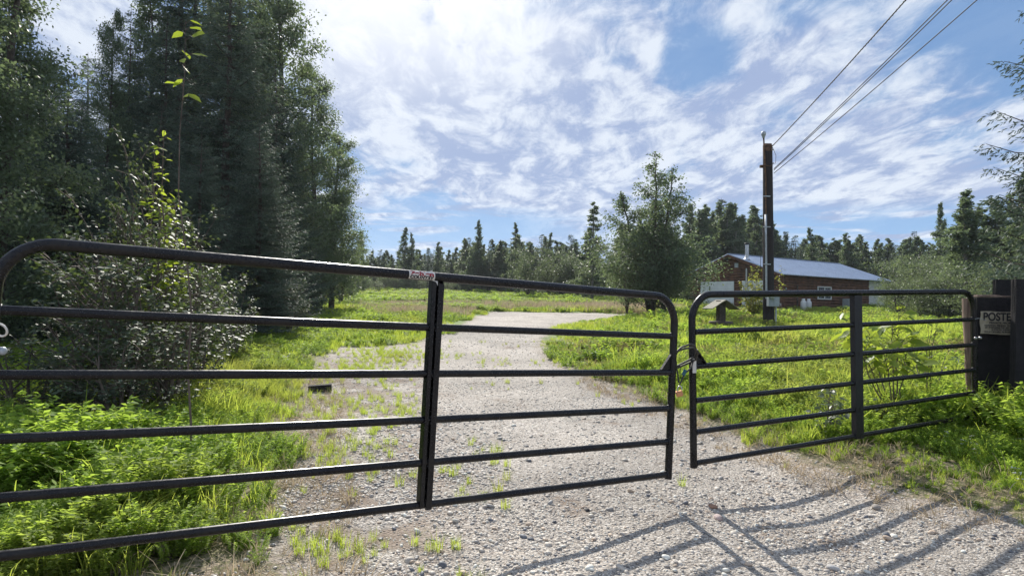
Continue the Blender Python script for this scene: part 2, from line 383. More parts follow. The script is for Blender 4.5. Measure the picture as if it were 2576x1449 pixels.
def build_ground():
    u = np.linspace(-1, 1, 361); xs = np.sinh(u * 7.2) / math.sinh(7.2) * 420
    xs = np.sign(u) * (np.exp(np.abs(u) * 5.2) - 1) / (math.exp(5.2) - 1) * 420
    v = np.linspace(0, 1, 330); ys = 1.0 + (np.exp(v * 4.6) - 1) / (math.exp(4.6) - 1) * 420
    ys = np.concatenate([np.array([-420, -200, -90, -40, -20, -12, -8, -5, -3, -2, -1.2, -.6, 0, .4, .7]), ys])
    X, Y = np.meshgrid(xs, ys); Z = ground_z(X, Y)
    g = gmask(X, Y).reshape(X.shape); gn = g + 0 * X
    Z = Z - .012 * ss(0, .3, g) + .03 * ss(0, -.6, g)
    V = np.stack([X, Y, Z], -1).reshape(-1, 3)
    ny, nx = X.shape; idx = np.arange(nx * ny).reshape(ny, nx)
    F = np.stack([idx[:-1, :-1], idx[:-1, 1:], idx[1:, 1:], idx[1:, :-1]], -1).reshape(-1, 4)
    fg = gn.ravel()[F].mean(1)
    for nm, sel in (('gravel_driveway', fg > 0), ('ground', fg <= 0)):
        Fs = F[sel]; used = np.unique(Fs); rm = np.full(len(V), -1); rm[used] = np.arange(len(used))
        me = mesh_np(nm, V[used], F4=rm[Fs], mat=M['ground'], smooth=True)
        a = me.attributes.new('gravel', 'FLOAT', 'POINT'); a.data.foreach_set('value', np.clip(gn.ravel()[used], -1.5, 1.5).astype(np.float32))
        ux, uy, ug = X.ravel()[used], Y.ravel()[used], gn.ravel()[used]
        so_ = ss(.2, -.8, ux) * ss(2.2, .6, ug) * ss(18, 9, uy)
        for px, py, rx, ry in ((1235, 985, .14, .75), (1425, 1255, .13, .30), (1560, 990, .22, 1.3), (1640, 1040, .16, .7), (1020, 950, .5, 1.4), (880, 1230, .35, .5), (840, 1400, .5, .25), (1680, 1140, .2, .3)):
            gx_, gy_ = gpt(px, py); so_ = np.maximum(so_, 1.3 * np.exp(-((ux - gx_ + .25 * (uy - gy_)) / rx) ** 2 - ((uy - gy_) / ry) ** 2))
        a = me.attributes.new('soil', 'FLOAT', 'POINT'); a.data.foreach_set('value', so_.astype(np.float32))
        tag(link(nm, me), kind='structure')
build_ground()
def surf(X, Y):
    g = gmask(X, Y).reshape(np.shape(X)); return ground_z(X, Y) - .012 * ss(0, .3, g) + .03 * ss(0, -.6, g)

# ------------------------------------------------------------------ scatter (stuff only)
def scatter(name, P, rotz, scl, idx, protos, tilt=None, label=None, cat=None):
    """one object whose points carry copies of small unlinked prototype meshes"""
    n = len(P); me = bpy.data.meshes.new(name); me.vertices.add(n); me.vertices.foreach_set('co', np.asarray(P, np.float32).ravel())
    rot = np.zeros((n, 3), np.float32); rot[:, 2] = rotz
    if tilt is not None: rot[:, :2] = tilt
    a = me.attributes.new('rot', 'FLOAT_VECTOR', 'POINT'); a.data.foreach_set('vector', rot.ravel())
    scl = np.asarray(scl, np.float32)
    if scl.ndim == 1: scl = np.repeat(scl[:, None], 3, 1)
    a = me.attributes.new('scl', 'FLOAT_VECTOR', 'POINT'); a.data.foreach_set('vector', scl.ravel())
    a = me.attributes.new('idx', 'INT', 'POINT'); a.data.foreach_set('value', np.asarray(idx, np.int32))
    o = link(name, me)
    ng = bpy.data.node_groups.new(name, 'GeometryNodeTree')
    ng.interface.new_socket('Geometry', in_out='INPUT', socket_type='NodeSocketGeometry'); ng.interface.new_socket('Geometry', in_out='OUTPUT', socket_type='NodeSocketGeometry')
    N = ng.nodes; L = ng.links; gi = N.new('NodeGroupInput'); go = N.new('NodeGroupOutput')
    iop = N.new('GeometryNodeInstanceOnPoints'); L.new(gi.outputs[0], iop.inputs['Points'])
    j = N.new('GeometryNodeJoinGeometry')
    for p in reversed(protos):
        oi = N.new('GeometryNodeObjectInfo'); oi.inputs['Object'].default_value = p; oi.inputs['As Instance'].default_value = True
        L.new(oi.outputs['Geometry'], j.inputs[0])
    L.new(j.outputs[0], iop.inputs['Instance']); iop.inputs['Pick Instance'].default_value = True
    def attr(nm, t):
        q = N.new('GeometryNodeInputNamedAttribute'); q.data_type = t; q.inputs['Name'].default_value = nm; return q.outputs[0]
    L.new(attr('idx', 'INT'), iop.inputs['Instance Index'])
    e2r = N.new('FunctionNodeEulerToRotation'); L.new(attr('rot', 'FLOAT_VECTOR'), e2r.inputs[0]); L.new(e2r.outputs[0], iop.inputs['Rotation'])
    L.new(attr('scl', 'FLOAT_VECTOR'), iop.inputs['Scale']); L.new(iop.outputs[0], go.inputs[0])
    md = o.modifiers.new('scatter', 'NODES'); md.node_group = ng
    tag(o, label, cat, kind='stuff'); return o
def proto(name, me): return bpy.data.objects.new(name, me)

def leaf_quads(P, D, N, L, Wd, bend=0.):
    """rhombic leaves: base P, direction D, normal N"""
    n = len(P); D = D / np.linalg.norm(D, axis=1, keepdims=True); S = np.cross(D, N); S /= (np.linalg.norm(S, axis=1, keepdims=True) + 1e-9)
    L = np.broadcast_to(np.asarray(L, float).reshape(-1, 1), (n, 1)); Wd = np.broadcast_to(np.asarray(Wd, float).reshape(-1, 1), (n, 1))
    Z = np.zeros((n, 3)); Z[:, 2] = -bend
    V = np.stack([P, P + D * L * .45 + S * Wd / 2, P + D * L + Z * L, P + D * L * .45 - S * Wd / 2], 1).reshape(-1, 3)
    return V, np.arange(4 * n).reshape(n, 4)
def unit(r, n):
    v = r.normal(size=(n, 3)); return v / np.linalg.norm(v, axis=1, keepdims=True)

def blade_mesh(name, r, nb, h, spread, wd, m, lean=.5, segs=3):
    V = []; F = []; T = []; b = 0
    for i in range(nb):
        a = r.uniform(0, 6.283); ro = spread * math.sqrt(r.uniform()); x0, y0 = ro * math.cos(a), ro * math.sin(a)
        a2 = a + r.normal() * .8; hh = h * r.uniform(.45, 1.1); ln = lean * r.uniform(.1, 1.2) * hh; w = wd * r.uniform(.6, 1.3); tn = r.uniform(.0, 1)
        dx, dy = math.cos(a2), math.sin(a2)
        for k in range(segs + 1):
            t = k / segs; off = ln * t * t; z = hh * (t - .28 * lean * t ** 3); ww = w * (1 - t ** 1.6) + .0004
            cx, cy = x0 + dx * off, y0 + dy * off
            V += [(cx - dy * ww, cy + dx * ww, z), (cx + dy * ww, cy - dx * ww, z)]; T += [tn * .8 + .2 * t] * 2
        F += [(b + 2 * k, b + 2 * k + 1, b + 2 * k + 3, b + 2 * k + 2) for k in range(segs)]; b += 2 * segs + 2
    return mesh_np(name, V, F4=F, mat=m, tint=T)
def weed_mesh(name, r, ns, h, spread, lf, m, per=14, curl=.3):
    """leafy herb: stems with many small leaflets in opposite pairs"""
    P = []; D = []; Nn = []; T = []; SV = []; SF = []; b = 0
    for i in range(ns):
        a = r.uniform(0, 6.283); ro = spread * math.sqrt(r.uniform()); a2 = a + r.normal() * .6; hh = h * r.uniform(.5, 1.1); tn = r.uniform(.1, .9)
        for k in range(per):
            t = (k + 1) / per; off = curl * hh * t ** 1.6; z = hh * t ** .9 * (1 - .18 * t)
            c = np.array([ro * math.cos(a) + math.cos(a2) * off, ro * math.sin(a) + math.sin(a2) * off, z])
            for s in (-1, 1, .4):
                an = a2 + s * 1.2 + r.normal() * .5
                P.append(c); D.append([math.cos(an), math.sin(an), r.uniform(-.15, .7)]); Nn.append([r.normal() * .5, r.normal() * .5, 1]); T.append(np.clip(tn + r.normal() * .15, 0, 1))
    n = len(P); L = lf * r.uniform(.6, 1.25, n)
    V, F = leaf_quads(np.array(P), np.array(D), np.array(Nn), L, L * .42, .15)
    return mesh_np(name, V, F4=F, mat=m, tint=np.repeat(T, 4))
r0 = np.random.default_rng(11)
pg = [proto('tuft', blade_mesh('tuft', r0, 34, .34, .09, .0035, M['grass'], .7, 4)) for _ in range(3)]
pw = [proto('weed', weed_mesh('weed', r0, 12, .30, .11, .034, M['weed'], 18)) for _ in range(3)]
pf = [proto('fargrass', blade_mesh('fargrass', r0, 40, .34, .28, .010, M['grass'], .6, 2)) for _ in range(2)]
pfw = [proto('farweed', weed_mesh('farweed', r0, 16, .36, .26, .085, M['weed'], 8)) for _ in range(2)]
pcl = [proto('clover', weed_mesh('clover', r0, 14, .33, .22, .05, M['clover'], 7)) for _ in range(2)]
pst = [proto('straw', blade_mesh('straw', r0, 46, .36, .22, .007, M['straw'], .5, 2)) for _ in range(2)]
pfl = [proto('flower', weed_mesh('flower', r0, 2, .34, .05, .028, M['petal'], 3))]
ptall = [proto('tallgrass', blade_mesh('tallgrass', r0, 9, .55, .05, .0042, M['grass'], 1.0, 6)) for _ in range(2)]
pstw = [proto('nearstraw', blade_mesh('nearstraw', r0, 16, .13, .06, .0022, M['straw'], 1.1, 3))]

HOUSE_C = at(1967, 700, 44); HC0 = Vector((HOUSE_C.x, 44, 0)); HS = Vector((.848, .53, 0)); HF = Vector((-.53, .848, 0))
def blocked(X, Y):
    dx = X - HC0.x; dy = Y - HC0.y; s = dx * HS.x + dy * HS.y; f = dx * HF.x + dy * HF.y
    return (s > -.2) & (s < 13) & (f > -.2) & (f < 8.4)
def infront(X, Y):   # keep what some near view could show
    return (np.abs(X) < 1.05 * Y + 3)

def zone(n, x0, x1, y0, y1, p=1.):
    X = rng.uniform(x0, x1, n); Y = y0 + (y1 - y0) * rng.uniform(0, 1, n) ** p
    k = infront(X, Y) & ~blocked(X, Y); return X[k], Y[k]
def make_vegetation():
    # close grass and weeds, both sides of the drive
    X, Y = zone(70000, -10, 11, 1.3, 11)
    g = gmask(X, Y); nz = vnoise(X, Y, 1.6, 9); nz2 = vnoise(X, Y, .5, 12)
    bare = np.exp(-((g + .38 + .15 * nz) / .30) ** 2) * ((X < 0) & (Y < 5.2) & (Y > 3.6)) * .9          # thin strip left of the drive
    nf = vnoise(X, Y, 4.5, 99); keep = (g < np.where(X < 0, -.14, -.03) + np.where(X < 0, .34, .16) * (.5 * nz + .5 * nf)) & (rng.uniform(0, 1, len(X)) < .45 + .55 * ss(-.1, -.8, g)) & (rng.uniform(0, 1, len(X)) > bare) & (rng.uniform(0, 1, len(X)) < .55 + .3 * nz + .35 * (Y < 5))
    X, Y, g, nz, nz2 = (q[keep] for q in (X, Y, g, nz, nz2))
    sc = (.45 + .75 * ss(0, -1.3, g)) * (.85 + .3 * nz) * rng.uniform(.7, 1.25, len(X))
    sc *= 1 - .35 * ((X > 0) & (Y < 6) & (g > -1))
    isw = rng.uniform(0, 1, len(X)) < .34 + .35 * nz2 + .15 * ss(-1.5, -3, g) + .3 * ((X > 3) & (Y < 6.5)) + .25 * ((X < -1.2) & (Y < 5))
    # lower growth under and in front of the left gate so the bottom rail shows
    lowz = (X < 0) & (Y < 3.3 + .35 * X * 0); sc = np.where(lowz, sc * np.where(X < -1.0, 1.3, .8), sc); sc *= 1 + .3 * ((X < -1.6) & (Y < 5)); fr_ = (X > 1) & (X < 4.65) & (Y < 4.7 + .52 * (X - 1.3)); sc = np.where(fr_, sc * .5, sc); sc *= 1 + .45 * ((X > 4.65) & (Y > 3.6) & (Y < 6.6) & (g < -.5))
    Z = surf(X, Y); rz = rng.uniform(0, 6.28, len(X)); P = np.stack([X, Y, Z], 1)
    s3 = np.stack([sc, sc, sc], 1)
    i = ~isw; scatter('grass', P[i], rz[i], s3[i], rng.integers(0, 3, i.sum()), pg, rng.normal(0, .12, (i.sum(), 2)), 'bright green grass growing on both verges of the gravel drive', 'grass')
    i = isw; scatter('weeds', P[i], rz[i], s3[i] * 1.02, rng.integers(0, 3, i.sum()), pw, rng.normal(0, .12, (i.sum(), 2)), 'ferny green weeds tangled through the verge grass by the gates', 'weeds')
    # tufts that have come up in the gravel, mostly down its left side
    X, Y = zone(9000, -4, 6, 2.2, 16, 1.3); g = gmask(X, Y); nz = vnoise(X, Y, 1.1, 21)
    w = np.where(X < 0, 1.3 * np.exp(-g / 1.05), np.exp(-g / .28)); k = (g > 0) & (rng.uniform(0, 1, len(X)) < w * ss(-.1, .6, nz) + .004)
    X, Y = X[k], Y[k]; ex = []
    for px, py, sx, sy, q in ((965, 892, 60, 16, 420), (900, 930, 45, 14, 160), (990, 1010, 50, 30, 90), (860, 1120, 70, 50, 130)):
        for _ in range(q): ex.append(gpt(px + random.gauss(0, sx), max(856, py + random.gauss(0, sy))))
    X = np.append(X, [e[0] for e in ex]); Y = np.append(Y, [e[1] for e in ex]); n = len(X); P = np.stack([X, Y, surf(X, Y)], 1)
    scatter('gravel_tufts', P, rng.uniform(0, 6.28, n), rng.uniform(.16, .42, n), rng.integers(0, 4, n), pg + pstw, None, 'small scattered tufts pushing up through the gravel drive', 'grass')
    # dry straw litter along edges
    X, Y = zone(9000, -6, 8, 1.5, 10); g = gmask(X, Y); k = (g > -.9) & (g < .45) & (rng.uniform(0, 1, len(X)) < .5)
    X, Y = X[k], Y[k]; n = len(X)
    scatter('dry_grass', np.stack([X, Y, surf(X, Y)], 1), rng.uniform(0, 6.28, n), rng.uniform(.6, 1.3, n), np.zeros(n), pstw, rng.normal(0, .5, (n, 2)), 'dead straw coloured grass along the ragged edge of the gravel', 'grass')
    X, Y = zone(1100, -7, 7, 2.3, 12); g = gmask(X, Y); k = (g < -.7) & (vnoise(X, Y, 1.2, 81) > .05) & ((X < 0) | (rng.uniform(0, 1, len(X)) < .35)); X, Y = X[k], Y[k]; n = len(X)
    scatter('tall_grass', np.stack([X, Y, surf(X, Y)], 1), rng.uniform(0, 6.28, n), rng.uniform(.8, 1.25, n), rng.integers(0, 2, n), ptall, rng.normal(0, .1, (n, 2)), 'taller arching broad bladed grass standing above the verge', 'grass')
    # middle distance
    X, Y = zone(42000, -22, 34, 9.5, 34, 1.25); g = gmask(X, Y); nz = vnoise(X, Y, .55, 31); nz2 = vnoise(X, Y, .2, 33)
    k = (g < -.05 + .25 * nz) & (rng.uniform(0, 1, len(X)) < .78); X, Y, g, nz, nz2 = (q[k] for q in (X, Y, g, nz, nz2)); n = len(X)
    sc = (.45 + .55 * ss(0, -2.0, g)) * (.8 + .35 * nz) * rng.uniform(.7, 1.2, n) * (1 + .25 * ((X > 5) & (Y > 20)))
    isw = rng.uniform(0, 1, n) < .35 + .4 * nz2; rz = rng.uniform(0, 6.28, n); P = np.stack([X, Y, surf(X, Y)], 1)
    cl = (nz2 > -.05) & (Y > 9.5) & (X > 1) & (rng.uniform(0, 1, n) < .5)
    i = ~isw & ~cl; scatter('field_grass', P[i], rz[i], sc[i], rng.integers(0, 2, i.sum()), pf, rng.normal(0, .1, (i.sum(), 2)), 'sunlit yellow green grass of the lawn between drive, pole and log building', 'grass')
    i = isw & ~cl; scatter('field_weeds', P[i], rz[i], sc[i], rng.integers(0, 2, i.sum()), pfw, rng.normal(0, .1, (i.sum(), 2)), 'deeper green herbs mixed into the lawn around the utility pole', 'weeds')
    i = cl; scatter('clover', P[i], rz[i], sc[i] * .9, rng.integers(0, 2, i.sum()), pcl, rng.normal(0, .1, (i.sum(), 2)), 'brownish clover gone to seed beside the drive', 'clover')
    # far field
    X, Y = zone(52000, -75, 90, 33, 118, 1.2); g = gmask(X, Y); nz = vnoise(X, Y, .28, 41); nz2 = vnoise(X, Y, .09, 43)
    k = (g < 0); X, Y, nz, nz2 = (q[k] for q in (X, Y, nz, nz2)); n = len(X)
    sc = (1.05 + .4 * nz) * rng.uniform(.7, 1.2, n) * (1 + .5 * ss(40, 80, Y)); sc = np.where(Y < 42, sc * .7, sc)
    isw = rng.uniform(0, 1, n) < .35 + .45 * nz2; cl = (rng.uniform(0, 1, n) < .30 * ss(55, 70, Y)) ; rz = rng.uniform(0, 6.28, n); P = np.stack([X, Y, surf(X, Y)], 1)
    w3 = np.stack([sc * 1.7, sc * 1.7, sc], 1)
    i = ~isw & ~cl; scatter('meadow_grass', P[i], rz[i], w3[i], rng.integers(0, 2, i.sum()), pf, None, 'tall light green grass of the open meadow before the tree line', 'grass')
    i = isw & ~cl; scatter('meadow_weeds', P[i], rz[i], w3[i] * 1.1, rng.integers(0, 2, i.sum()), pfw, None, 'clumps of greener herbs standing in the open meadow', 'weeds')
    i = cl; scatter('meadow_clover', P[i], rz[i], w3[i], rng.integers(0, 2, i.sum()), pcl, None, 'brownish seed heads across the far half of the meadow', 'clover')
    # pink-tan dry grass between drive end and meadow
    pts = [(820, 745, 18), (1000, 778, 20), (1150, 772, 26), (1350, 770, 30), (1500, 776, 25), (1600, 782, 14), (1050, 792, 14)]
    XX = []; YY = []
    for px, py, wv in pts:
        for _ in range(230):
            a, b = gpt(px + random.gauss(0, 62), max(736, py + random.gauss(0, 5)))
            XX.append(a); YY.append(b)
    X, Y = np.array(XX), np.array(YY); k = (Y < 80) & (gmask(X, Y) < -.2); X, Y = X[k], Y[k]; n = len(X)
    scatter('pale_dry_grass', np.stack([X, Y, surf(X, Y)], 1), rng.uniform(0, 6.28, n), rng.uniform(.8, 1.5, n), rng.integers(0, 2, n), pst, None, 'pinkish tan dry grass in a band just beyond the gravel turnaround', 'grass')
    # white flowers
    X, Y = zone(3800, -7, 11, 3, 30, 1.4); g = gmask(X, Y); k = (g < -.4) & (vnoise(X, Y, .8, 51) > .1); X, Y = X[k], Y[k]; n = len(X)
    scatter('wildflowers', np.stack([X, Y, surf(X, Y)], 1), rng.uniform(0, 6.28, n), rng.uniform(.7, 1.2, n), np.zeros(n), pfl, None, 'tiny white wildflowers dotted through the verge grass', 'flowers')
make_vegetation()

# pebbles
def pebble_mat(c, k):
    m, T, out = mat('pebble_%s' % k); b = T.new('ShaderNodeBsdfPrincipled'); T.l.new(b.outputs[0], out.inputs[0])
    n = T.noise(T.new('ShaderNodeTexCoord').outputs['Object'], 3, 4, .6)
    pos = T.new('ShaderNodeNewGeometry').outputs['Position']; n2 = T.noise(pos, 22, 2, .5)
    T.l.new(T.mix(T.map(T.math('ADD', T.math('MULTIPLY', n, .4), T.math('MULTIPLY', n2, .6)), .3, .7), tuple(v * .7 for v in c), tuple(min(.8, v * 1.25) for v in c)), b.inputs['Base Color'])
    b.inputs['Roughness'].default_value = .6; b.inputs['Specular IOR Level'].default_value = .35; return m
def make_pebbles():
    cols = [(.54, .485, .41), (.41, .37, .325), (.15, .155, .17), (.68, .635, .56), (.50, .39, .29), (.33, .31, .285)]
    protos = []
    for k, c in enumerate(cols):
        m = pebble_mat(c, 'abcdef'[k])
        for q in range(2):
            bm = bmesh.new(); bmesh.ops.create_icosphere(bm, subdivisions=2, radius=1); r = random.Random(k * 7 + q)
            a = [Vector((r.gauss(0, 1), r.gauss(0, 1), r.gauss(0, 1))).normalized() for _ in range(5)]
            for v in bm.verts:
                v.co *= 1 + .14 * sum(max(0, v.co.dot(d)) ** 3 for d in a) - .1; v.co.y *= r.uniform(.72, .74); v.co.z *= .5
            me = bpy.data.meshes.new('pebble'); bm.to_mesh(me); bm.free(); me.materials.append(m)
            me.polygons.foreach_set('use_smooth', [True] * len(me.polygons)); protos.append(proto('pebble', me))
    Xs = []; Ys = []; Ss = []
    for n, x0, x1, y0, y1, s0, s1 in ((60000, -2.6, 5.2, 2.2, 5.2, .004, .010), (8000, -2.6, 5.2, 2.2, 5.2, .010, .020), (1300, -3., 5.2, 2.2, 7.5, .018, .032), (16000, -1.9, .3, 2.4, 8.4, .008, .021), (26000, -3.6, 5.2, 5.2, 10, .006, .014), (9000, -4.5, 5, 10, 22, .010, .022)):
        X = rng.uniform(x0, x1, n); Y = rng.uniform(y0, y1, n); S = .98 * (s0 + (s1 - s0) * rng.uniform(0, 1, n) ** 2)
        nz = vnoise(X, Y, 1.3, 61)
        if n == 16000: q = rng.uniform(0, 1, n) < np.exp(-((X + .85) / .6) ** 2 - ((Y - 4.6) / 1.7) ** 2) * (1 + .6 * nz); X, Y, S, nz = X[q], Y[q], S[q], nz[q]; n = len(X)
        k = (gmask(X, Y) > -.12 + .15 * nz) & (rng.uniform(0, 1, n) < .6 + .5 * nz); Xs.append(X[k]); Ys.append(Y[k]); Ss.append(S[k])
    X = np.concatenate(Xs); Y = np.concatenate(Ys); S = np.concatenate(Ss); n = len(X)
    P = np.stack([X, Y, surf(X, Y) + S * .14], 1)
    idx = rng.choice(12, n, p=np.array([3.6, 3.6, 2.4, 2.4, .6, .6, 1.6, 1.6, 1.4, 1.4, 1.6, 1.6]) / 22.4)
    scatter('gravel_pebbles', P, rng.uniform(0, 6.28, n), S, idx, protos, rng.normal(0, .25, (n, 2)), 'loose rounded grey and tan pebbles covering the drive', 'gravel')
    # a few larger stones as things of their own
    specs = [(1808, 1290, .035, 'pinkish cobble on the gravel just below the gap between the gates', (.46, .36, .33)), (1793, 1262, .03, 'reddish brown stone lying nearest the gap between the two gates', (.32, .19, .13)),
             (2230, 1320, .028, 'dark slate stone in the middle of the curved rail shadows', (.12, .13, .15)), (1478, 1277, .018, 'small black stone alone on fine gravel below the left gate', (.04, .04, .045)),
             (2094, 1398, .03, 'pale flat stone near the bottom edge among crossing shadows', (.50, .48, .45)), (2203, 1262, .03, 'grey tan stone at the grassy right verge below the right gate', (.34, .30, .26))]
    for k, (px, py, s, lab, c) in enumerate(specs):
        x, y = gpt(px, py); bm = bmesh.new(); bmesh.ops.create_icosphere(bm, subdivisions=3, radius=1); r = random.Random(90 + k)
        a = [Vector((r.gauss(0, 1), r.gauss(0, 1), r.gauss(0, 1))).normalized() for _ in range(6)]
        for v in bm.verts: v.co *= (1 + .2 * sum(max(0, v.co.dot(d)) ** 3 for d in a) - .15) * s; v.co.y *= .8; v.co.z *= .6
        me = bpy.data.meshes.new('stone'); bm.to_mesh(me); bm.free(); me.materials.append(simple('stone_surface_' + 'abcdef'[k], c, .8, bump=.3)); me.polygons.foreach_set('use_smooth', [True] * len(me.polygons))
        o = link('stone', me); o.location = (x, y, float(surf(np.array([x]), np.array([y]))[0]) + s * .3); o.rotation_euler = (.1, .05, r.uniform(0, 6)); tag(o, lab, 'stone')
make_pebbles()

# ------------------------------------------------------------------ trees
class Wood:
    def __init__(s): s.V = []; s.F = []; s.n = 0
    def tube(s, pts, rad, seg=5):
        pts = np.asarray(pts, float); n = len(pts); T = np.gradient(pts, axis=0); T /= np.linalg.norm(T, axis=1, keepdims=True) + 1e-9
        a = np.array([1., 0, 0]) if abs(T[0][0]) < .8 else np.array([0, 1., 0])
        N = np.cross(T, a); N /= np.linalg.norm(N, axis=1, keepdims=True) + 1e-9; B = np.cross(T, N)
        t = np.arange(seg) * 2 * math.pi / seg; rad = np.broadcast_to(rad, (n,))
        V = pts[:, None] + rad[:, None, None] * (N[:, None] * np.cos(t)[None, :, None] + B[:, None] * np.sin(t)[None, :, None])
        i = (np.arange(n - 1)[:, None] * seg + np.arange(seg)[None]); j = (np.arange(n - 1)[:, None] * seg + (np.arange(seg)[None] + 1) % seg)
        F = np.stack([i, j, j + seg, i + seg], -1).reshape(-1, 4) + s.n; s.V.append(V.reshape(-1, 3)); s.F.append(F); s.n += n * seg
    def mesh(s, name, m): return mesh_np(name, np.concatenate(s.V), F4=np.concatenate(s.F), mat=m, smooth=True)

def broadleaf(seed, H, Rr, nlimb, nleaf, leaf, m, bark, stems=1, up=.9, low=.12, prof='column', droop=0., sig=.16, sub=6, aspect=.62, flat=.5):
    r = np.random.default_rng(seed); Wd = Wood(); ends = []; wts = []
    for s in range(stems):
        lean = np.array([0, 0.]) if stems == 1 else np.array([math.cos(s * 6.28 / stems + r.uniform(-.3, .3)), math.sin(s * 6.28 / stems)]) * r.uniform(.12, .26) * (.3 if s == 0 and stems < 5 else 1)
        hs = H * (1 if s == 0 else r.uniform(.68, .96)); k = 14; t = np.linspace(0, 1, k)
        wob = np.cumsum(r.normal(0, .012 * H, (k, 2)), 0) * t[:, None] * .5
        st = np.stack([lean[0] * hs * t ** .9 + wob[:, 0], lean[1] * hs * t ** .9 + wob[:, 1], hs * t], 1)
        rb = .011 * hs + .02; Wd.tube(st, rb * (1 - t) ** .8 + .006, 7)
        nl = nlimb // stems
        for i in range(nl):
            h = low + (1 - low) * (i + r.uniform()) / nl * .985; p0 = np.array([np.interp(h, t, st[:, c]) for c in range(3)])
            if prof == 'column': L = Rr * (1 - h) ** .55 * (.45 + .55 * min(1, h / .25)) * r.uniform(.6, 1.15) + .12
            elif prof == 'round': L = Rr * math.sqrt(max(.02, 1 - ((h - .45) / .58) ** 2)) * r.uniform(.6, 1.15)
            else: L = Rr * (1 - h) * r.uniform(.5, 1.2) + .07
            a = r.uniform(0, 6.283); u = up * r.uniform(.5, 1.3); q = np.linspace(0, 1, 6)
            d = np.array([math.cos(a), math.sin(a), 0.])
            pts = p0 + d * (L * q)[:, None] + np.array([0, 0, 1.]) * (L * u * q - droop * L * q ** 2.2)[:, None] + r.normal(0, .03 * L, (6, 3)) * q[:, None]
            Wd.tube(pts, (.010 + .016 * L * .35) * (1 - q * .85), 4)
            for j in range(sub):
                f = r.uniform(.25, 1); pb = np.array([np.interp(f, q, pts[:, c]) for c in range(3)])
                ll = L * r.uniform(.18, .5) * (1.15 - f * .5); a2 = a + r.normal() * 1.1
                pe = pb + np.array([math.cos(a2), math.sin(a2), r.uniform(-.1, .9) * up - droop]) * ll
                Wd.tube(np.linspace(pb, pe, 3), np.array([.007, .005, .003]) * (1 + L * .3), 3); ends.append((pb, pe)); wts.append(ll + .03)
    A = np.array([e[0] for e in ends]); B = np.array([e[1] for e in ends]); w = np.array(wts) * r.uniform(.15, 1.6, len(wts)); w /= w.sum()
    c = r.choice(len(A), nleaf, p=w); f = r.uniform(.1, 1.12, nleaf)[:, None]; P = A[c] * (1 - f) + B[c] * f + r.normal(0, sig * (.5 + .25 * math.sqrt(Rr)), (nleaf, 3)) * np.array([1, 1, .8]) * np.clip(.25 + .85 * (np.array(wts)[c] / np.mean(wts)), .25, 1.3)[:, None]
    P[:, 2] = np.maximum(P[:, 2], .05)
    D = (B[c] - A[c]); D /= np.linalg.norm(D, axis=1, keepdims=True) + 1e-6; D = D * .6 + unit(r, nleaf) * .9; D[:, 2] = (D[:, 2] - .35) * (1 if flat < 1 else .35)
    N = unit(r, nleaf) * (1 if flat < 1 else .6) + np.array([0, 0, flat]); L = leaf * r.uniform(.6, 1.3, nleaf)
    V, F = leaf_quads(P, D, N, L, L * aspect, .1); tint = np.clip(r.uniform(0, 1, len(A))[c] * .5 + r.uniform(0, .5, nleaf), 0, 1)
    return Wd.mesh('trunk', bark), mesh_np('crown', V, F4=F, mat=m, tint=np.repeat(tint, 4)), H

def conifer(seed, H, Rr, step, nb, twig, needle, m, bark, low=.03, dens=1., aspect=.2):
    r = np.random.default_rng(seed); Wd = Wood(); k = 16; t = np.linspace(0, 1, k)
    st = np.stack([np.cumsum(r.normal(0, .006 * H, k)) * .4, np.cumsum(r.normal(0, .006 * H, k)) * .4, H * t], 1); Wd.tube(st, (.012 * H + .02) * (1 - t) + .006, 7)
    P = []; D = []; TT = []
    z = low * H
    while z < H * .985:
        h = z / H; p0 = np.array([np.interp(h, t, st[:, c]) for c in range(3)]); nn = max(3, int(nb * (1 if h < .8 else .7)))
        for i in range(nn):
            a = r.uniform(0, 6.283); L = Rr * ((1 - h) ** .85) * r.uniform(.55, 1.15) + .08; q = np.linspace(0, 1, 6)
            dr = .28 * (1 - h) + .02; d = np.array([math.cos(a), math.sin(a), 0.]); sd = np.array([-d[1], d[0], 0])
            zz = (.32 * h - .06) * q * L - dr * L * np.sin(q * 2.4) * .8 + .10 * L * q ** 3
            pts = p0 + d * (L * q)[:, None]; pts[:, 2] += zz; Wd.tube(pts, (.008 + .010 * L) * (1 - q * .85), 3)
            tn = r.uniform(0, .6); nt = max(3, int(L / twig))
            for j in range(nt):
                f = (j + 1.) / nt; pb = np.array([np.interp(f, q, pts[:, c]) for c in range(3)]); wl = (.34 * L * (1 - f) + .10 * min(1, L) + .05) * r.uniform(.7, 1.2)
                for s in (-1, 1):
                    e = (d * .65 + sd * s * .8 + np.array([0, 0, -.22 - .1 * r.uniform()])); e /= np.linalg.norm(e); ns = max(2, int(wl / (needle * .42) * dens))
                    ff = (np.arange(ns) + r.uniform(0, 1, ns)) / ns
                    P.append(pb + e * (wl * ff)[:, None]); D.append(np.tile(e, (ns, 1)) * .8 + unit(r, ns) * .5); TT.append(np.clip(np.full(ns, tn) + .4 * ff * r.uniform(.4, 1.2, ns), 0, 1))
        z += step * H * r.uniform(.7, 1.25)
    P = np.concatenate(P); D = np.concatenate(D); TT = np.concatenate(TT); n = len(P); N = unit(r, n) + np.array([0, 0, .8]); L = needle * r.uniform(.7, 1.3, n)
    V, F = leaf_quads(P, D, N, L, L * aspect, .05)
    return Wd.mesh('trunk', bark), mesh_np('crown', V, F4=F, mat=m, tint=np.repeat(TT, 4)), H

